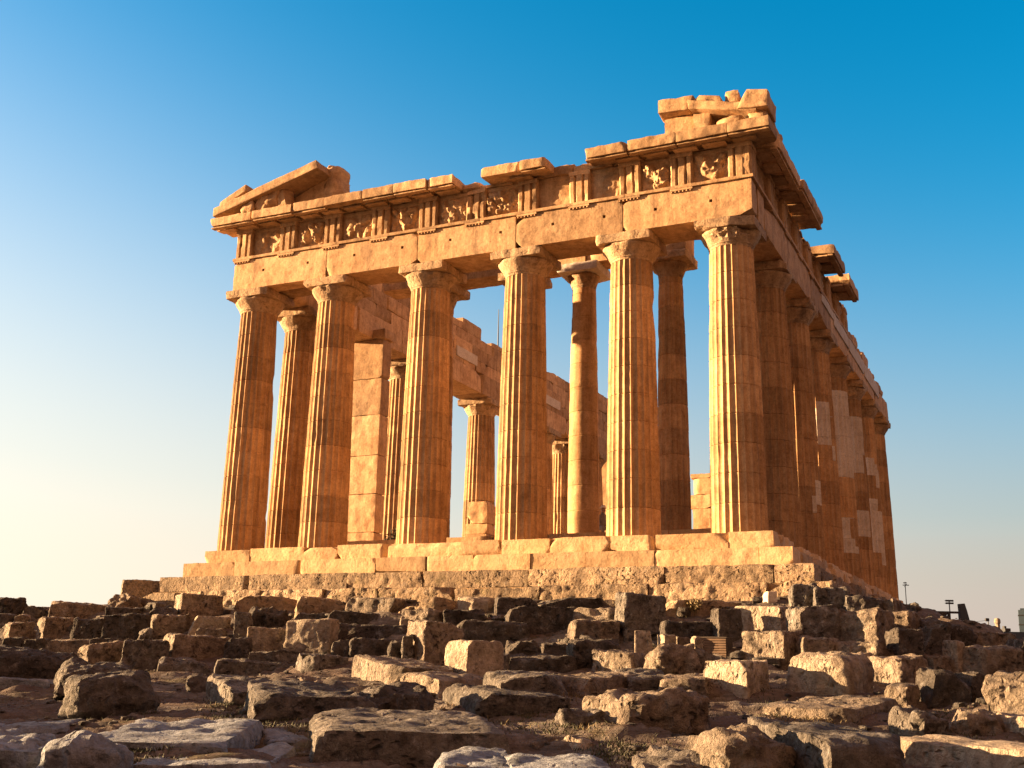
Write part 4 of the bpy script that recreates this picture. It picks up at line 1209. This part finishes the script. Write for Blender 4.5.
# ------------------------------------------------------------------ things on and around
def bush(name, px0, px1, py0, py1, label, leafmat, seed, loc=None, wh=None, n=900, leaf=.05):
    if loc is None:
        G = march((px0 + px1) / 2, py1); D = G[1]
        wd, h = (px1 - px0) / F_PX * D, max(.25, (ray(0, py0)[2] - ray(0, py1)[2]) * D)
    else: G, (wd, h) = np.array(loc), wh
    root = empty(name, G); tag(root, label, 'shrub')
    rg = np.random.RandomState(seed); mbs = MB(); tips = []
    for i in range(9):
        a = rg.uniform(0, 6.28); r = rg.uniform(.2, .9) * wd * .45
        tip = (r * math.cos(a), r * math.sin(a), h * rg.uniform(.45, .9))
        mbs.add(*tube((0, 0, -.05), tip, .015, .005, 5)); tips.append(tip)
    mbs.build('stem', M['drygrass'], root)
    V, Fc = [], []
    for i in range(n):
        t = np.array(tips[rg.randint(9)]) * rg.uniform(.55, 1.1) + rg.normal(0, 1, 3) * [wd * .1, wd * .1, h * .1]
        a, b_ = rg.normal(0, 1, 3), rg.normal(0, 1, 3)
        a = a / np.linalg.norm(a) * leaf; b_ = b_ / np.linalg.norm(b_) * leaf * .5
        k = len(V); V += [t - a, t + b_, t + a, t - b_]; Fc.append((k, k + 1, k + 2, k + 3))
    mesh_obj('foliage', V, Fc, M[leafmat], root, smooth=False)
bush('shrub', 649, 672, 581, 599, 'small round green shrub growing on the lowest step left of the corner', 'shrub', 1)
bush('shrub', 682, 706, 597, 615, 'dry yellowish shrub hanging on the terrace right of the tall dark block', 'drygrass', 2, n=600)
bush('shrub', 183, 196, 587, 596, 'tiny shrub on the lowest step above the neat box shaped block', 'shrub', 3, n=300, leaf=.04)
px_, pz_ = on_front(388, 530, -9.5)
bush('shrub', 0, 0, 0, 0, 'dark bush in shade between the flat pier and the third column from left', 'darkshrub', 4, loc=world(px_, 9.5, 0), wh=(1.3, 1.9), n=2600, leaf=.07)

# thin rod on the inner wall
ry_, rz0_ = on_side(498, 344, -WID + .3); _, rz1_ = on_side(498, 309, -WID + .3)
mb = MB(); b0 = world(-WID + .3, ry_, rz0_ - .8)
mb.add(*tube((0, 0, 0), (0, 0, rz1_ - rz0_ + .8), .045, .02, 6)); mb.add(*tube((0, 0, 0), (0, 0, .35), .09, .07, 8))
tag(mb.build('lightning_rod', M['steel'], loc=b0), 'thin dark rod standing on the ragged top of the inner wall', 'rod')

# thin white panel and slatted crate among the blocks
def stand(px, py):
    return march(px, py)
G = stand(644, 660); D = G[1]
V, F = rough_prism([(-.22, -.2), (.26, -.2), (.17, .66), (-.20, .66)], -.03, .04, 61, amp=.006)
o = mesh_obj('info_panel', V, F, M['pale'], loc=G + [0, .05, .02]); o.rotation_euler = (R_(-8), 0, R_(-4))
tag(o, 'thin plain pale upright panel leaning among the blocks', 'panel')
G = stand(717, 661); D = G[1]
cr_ = empty('slatted_crate', G + [0, .35, 0], R_(-26)); tag(cr_, 'dark brown slatted crate right of the small cut blocks', 'crate')
mb = MB(); mb.add(*box(-.34, .34, -.26, .26, -.1, .50)); mb.build('crate_body', M['woodslat'], cr_, sharp=30)
mb = MB()
for k in range(9): mb.add(*rough_box(-.36, .36, -.285, -.263, .01 + k * .055, .052 + k * .055, step=.1, rnd=.005, amp=.006, seed=k, chips=2, chip=.05))
mb.build('slat', M['woodslat'], cr_, sharp=30)
mb = MB()
for k in range(7): mb.add(*rough_box(.343, .375, -.25 + k * .075, -.20 + k * .075, 0, .5, step=.1, rnd=.005, amp=.006, seed=30 + k, chips=2, chip=.05))
mb.build('slat', M['darkwood'], cr_, sharp=30)
mb = MB(); mb.add(*rough_box(-.37, .38, -.29, .29, .503, .535, step=.1, rnd=.01, amp=.01, seed=50, chips=3, chip=.08)); mb.build('lid', M['darkwood'], cr_, sharp=30)

# ---- far right, behind the rubble
def P_(px, py, D): return ray(px, py) * D
def gz(X, Y): return float(terrain(np.array([X]), np.array([Y]))[0])
D = 74; p = P_(949, 600, D); zg = gz(p[0], p[1])
ms = empty('floodlight_mast', (p[0], p[1], zg)); tag(ms, 'thin floodlight mast with a row of lamps on the right skyline', 'mast')
mb = MB(); mb.add(*tube((0, 0, -.2), (0, 0, p[2] - zg), .05, .035, 8)); mb.build('pole', M['steel'], ms)
for r in range(2):
    for k in range(4):
        mesh_obj('lamp', *rough_box(-.06, .06, -.05, .05, -.06, .06, step=.1, rnd=.02, amp=0, chips=0), M['white'] if 0 else M['steel'], ms, loc=(-.195 + .13 * k, -.06, p[2] - zg - .05 - .16 * r))
mb = MB(); mb.add(*box(-.28, .28, -.005, .02, p[2] - zg - .07, p[2] - zg - .03)); mb.add(*box(-.28, .28, -.005, .02, p[2] - zg - .23, p[2] - zg - .19)); mb.build('crossbar', M['steel'], ms)
D = 74; p = P_(905, 582, D); zg = gz(p[0], p[1])
ms = empty('antenna_mast', (p[0], p[1], zg)); tag(ms, 'small cross shaped antenna on the skyline right of the last column', 'antenna')
zt = p[2] - zg
mb = MB(); mb.add(*tube((0, 0, -.2), (0, 0, zt), .035, .025, 8)); mb.build('pole', M['steel'], ms)
mb = MB(); mb.add(*tube((-.16, 0, zt - .2), (.24, 0, zt - .2), .03, .03, 6)); mb.add(*tube((-.12, 0, zt - .06), (.1, 0, zt - .04), .03, .03, 6)); mb.add(*tube((-.05, .02, zt - .32), (.12, .02, zt - .1), .02, .02, 6)); mb.build('aerial', M['steel'], ms)
# leaning panel and barrier
D = 58; a_ = P_(965, 627, D); zg = gz(a_[0], a_[1])
q = [P_(x, y, D) for x, y in ((965, 627), (970, 627), (966, 611), (963.5, 604), (958, 604))]
poly = [(P_(962, 630, D)[0] - a_[0], zg - a_[2] - .1), (P_(970.5, 630, D)[0] - a_[0], zg - a_[2] - .1)] + [(v[0] - a_[0], v[2] - a_[2]) for v in (P_(970.5, 626, D), P_(966.5, 611, D), P_(964, 603.5, D), P_(958, 604, D))]
V, F = rough_prism(poly, -.12, .12, 71, amp=.004)
tag(mesh_obj('leaning_panel', V, F, M['blue_panel'], loc=a_), 'tall dark blue grey panel leaning left on the right skyline', 'panel')
D = 59; bl, br = P_(934, 612, D), P_(960, 612.5, D)
ba = empty('barrier', (bl[0], bl[1], gz(bl[0], bl[1]))); tag(ba, 'dark horizontal rail on posts left of the leaning panel', 'barrier')
L_ = br[0] - bl[0]; hz_ = bl[2] - ba.location.z
mb = MB(); mb.add(*box(0, L_, -.04, .04, hz_ - .06, hz_ + .05)); mb.build('rail', M['steel'], ba)
for f_ in (.06, .55, .97):
    mb = MB(); mb.add(*box(f_ * L_ - .05, f_ * L_ + .05, -.035, .035, -.3, hz_ - .063)); mb.build('post', M['steel'], ba)
# lamp post
D = 80; p = P_(988, 619, D); zg = gz(p[0], p[1]); zt = p[2] - zg
lp = empty('lamp_post', (p[0], p[1], zg)); tag(lp, 'dark lamp post with a boxy head left of the pale round pillar', 'lamp post')
mb = MB(); mb.add(*tube((0, 0, -.3), (0, 0, zt), .045, .035, 8)); mb.build('pole', M['steel'], lp)
mesh_obj('lamp_head', *rough_box(-.2, .06, -.1, .1, zt - .16, zt + .06, step=.1, rnd=.03, amp=.005, chips=1, chip=.1, seed=4), M['steel'], lp)
mb = MB(); mb.add(*tube((-.85, 0, zt - .2), (-.15, 0, zt - .1), .012, .012, 5)); mb.build('arm', M['steel'], lp)
# pale round pillar
D = 82; p = P_(997, 618, D); zg = gz(p[0], p[1]); zt = p[2] - zg
rp = empty('round_pillar', (p[0], p[1], zg)); tag(rp, 'pale round pillar with domed top on the right skyline', 'pillar')
V, F = lathe([(.16, -.3), (.16, zt - .42), (.17, zt - .4)], 20); mesh_obj('shaft', V, F, M['pale'], rp)
V, F = lathe([(.17, zt - .397), (.215, zt - .34), (.215, zt - .16), (.18, zt - .06), (.1, zt - .01), (.02, zt)], 20); mesh_obj('dome', V, F, M['pale'], rp)
# tower and low building at the right edge
D = 95; p = P_(1021, 610, D); zg = gz(p[0], p[1]); zt = p[2] - zg
tw = empty('tower', (p[0] + .25, p[1], zg), R_(-24)); tag(tw, 'dark blue grey tower block cut by the right edge', 'tower')
V, F = rough_box(-.48, 2.0, -.8, .8, -1, zt, step=.4, rnd=.04, amp=.01, seed=81, chips=2, chip=.2); mesh_obj('wall', V, F, M['blue_panel'], tw)
for k in range(3):
    mb = MB(); mb.add(*box(-.5, 2.02, -.83, .83, zt - .5 - k * .75, zt - .42 - k * .75)); mb.build('ledge', M['steel'], tw)
mb = MB(); mb.add(*box(-.3, .9, -.5, .5, zt + .002, zt + .12)); mb.build('roof_cap', M['blue_panel'], tw)
D = 90; p = P_(1009, 632, D); zg = gz(p[0], p[1]); zt = p[2] - zg
lb = empty('low_building', (p[0], p[1], zg)); tag(lb, 'low dark building with stepped roof left of the tower block', 'building')
V, F = rough_box(-.75, .95, -.8, .8, -1, zt, step=.4, rnd=.03, amp=.01, seed=82, chips=1, chip=.1); mesh_obj('wall', V, F, M['blue_panel'], lb)
V, F = rough_box(-.55, -.1, -.6, .6, zt + .002, zt + .26, step=.3, rnd=.03, amp=.01, seed=83, chips=1, chip=.1); o = mesh_obj('roof_block', V, F, M['steel'], lb)
V, F = rough_box(-.42, -.25, -.2, .2, zt + .262, zt + .45, step=.3, rnd=.02, amp=.01, seed=84, chips=0); mesh_obj('chimney', V, F, M['steel'], o)
D = 86; p = P_(983, 629, D); zg = gz(p[0], p[1]); zt = p[2] - zg
sh = empty('shed', (p[0], p[1], zg)); tag(sh, 'low shed with pale sloping roof behind the lamp post', 'shed')
V, F = rough_box(-.75, .75, -.6, .6, -1, zt - .2, step=.4, rnd=.02, amp=.005, seed=85, chips=0); mesh_obj('wall', V, F, M['blue_panel'], sh)
V, F = extrude([(-.85, zt - .197), (.85, zt - .197), (.25, zt), (-.2, zt + .02)], -.7, .7); mesh_obj('roof', V, F, M['new'], sh, smooth=False)

# ---- person sitting between the columns
lx_, lz_ = on_front(603, 520, -5.9)
pb = world(lx_, 5.9, .70)
def skin_body(name, verts, edges, radii, mat, root_i, parent, loc=None):
    me = bpy.data.meshes.new(name); me.from_pydata(verts, edges, []); me.update()
    o = bpy.data.objects.new(name, me); COL.objects.link(o); me.materials.append(mat)
    sm = o.modifiers.new('skin', 'SKIN'); sm.use_smooth_shade = True
    for i, r in enumerate(radii):
        sv = me.skin_vertices[0].data[i]; sv.radius = (r, r); sv.use_root = (i == root_i)
    ss = o.modifiers.new('sub', 'SUBSURF'); ss.levels = 2; ss.render_levels = 2
    o.parent = parent
    if loc: o.location = loc
    return o
pe = empty('person', pb, R_(12)); tag(pe, 'person in grey with a white hat sitting behind the smooth inner column', 'person')
bv = [(0, 0, .50), (0, .02, .72), (0, .01, .95), (0, -.01, 1.06), (0, -.03, 1.16), (0, -.04, 1.27),
      (-.18, 0, .97), (-.23, -.05, .72), (-.17, -.25, .60), (.18, 0, .97), (.23, -.05, .72), (.17, -.25, .60),
      (-.1, -.05, .50), (-.12, -.42, .50), (-.12, -.44, .08), (-.12, -.56, .04), (.1, -.05, .50), (.12, -.42, .50), (.12, -.44, .08), (.12, -.56, .04)]
be = [(0, 1), (1, 2), (2, 3), (3, 4), (4, 5), (2, 6), (6, 7), (7, 8), (2, 9), (9, 10), (10, 11), (0, 12), (12, 13), (13, 14), (14, 15), (0, 16), (16, 17), (17, 18), (18, 19)]
brd = [.15, .14, .15, .06, .09, .085, .06, .045, .035, .06, .045, .035, .09, .07, .045, .04, .09, .07, .045, .04]
skin_body('body', bv, be, brd, M['cloth'], 0, pe)
V, F = lathe([(.17, 1.285), (.165, 1.30), (.10, 1.305), (.095, 1.36), (.07, 1.40), (.02, 1.41)], 20); V[:, 1] -= .04; mesh_obj('hat', V, F, M['white'], pe)
V, F = lathe([(.02, 1.09), (.07, 1.12), (.088, 1.18), (.085, 1.25), (.06, 1.284)], 16); V[:, 1] -= .055; fo = mesh_obj('face', V, F, M['skin'], pe)
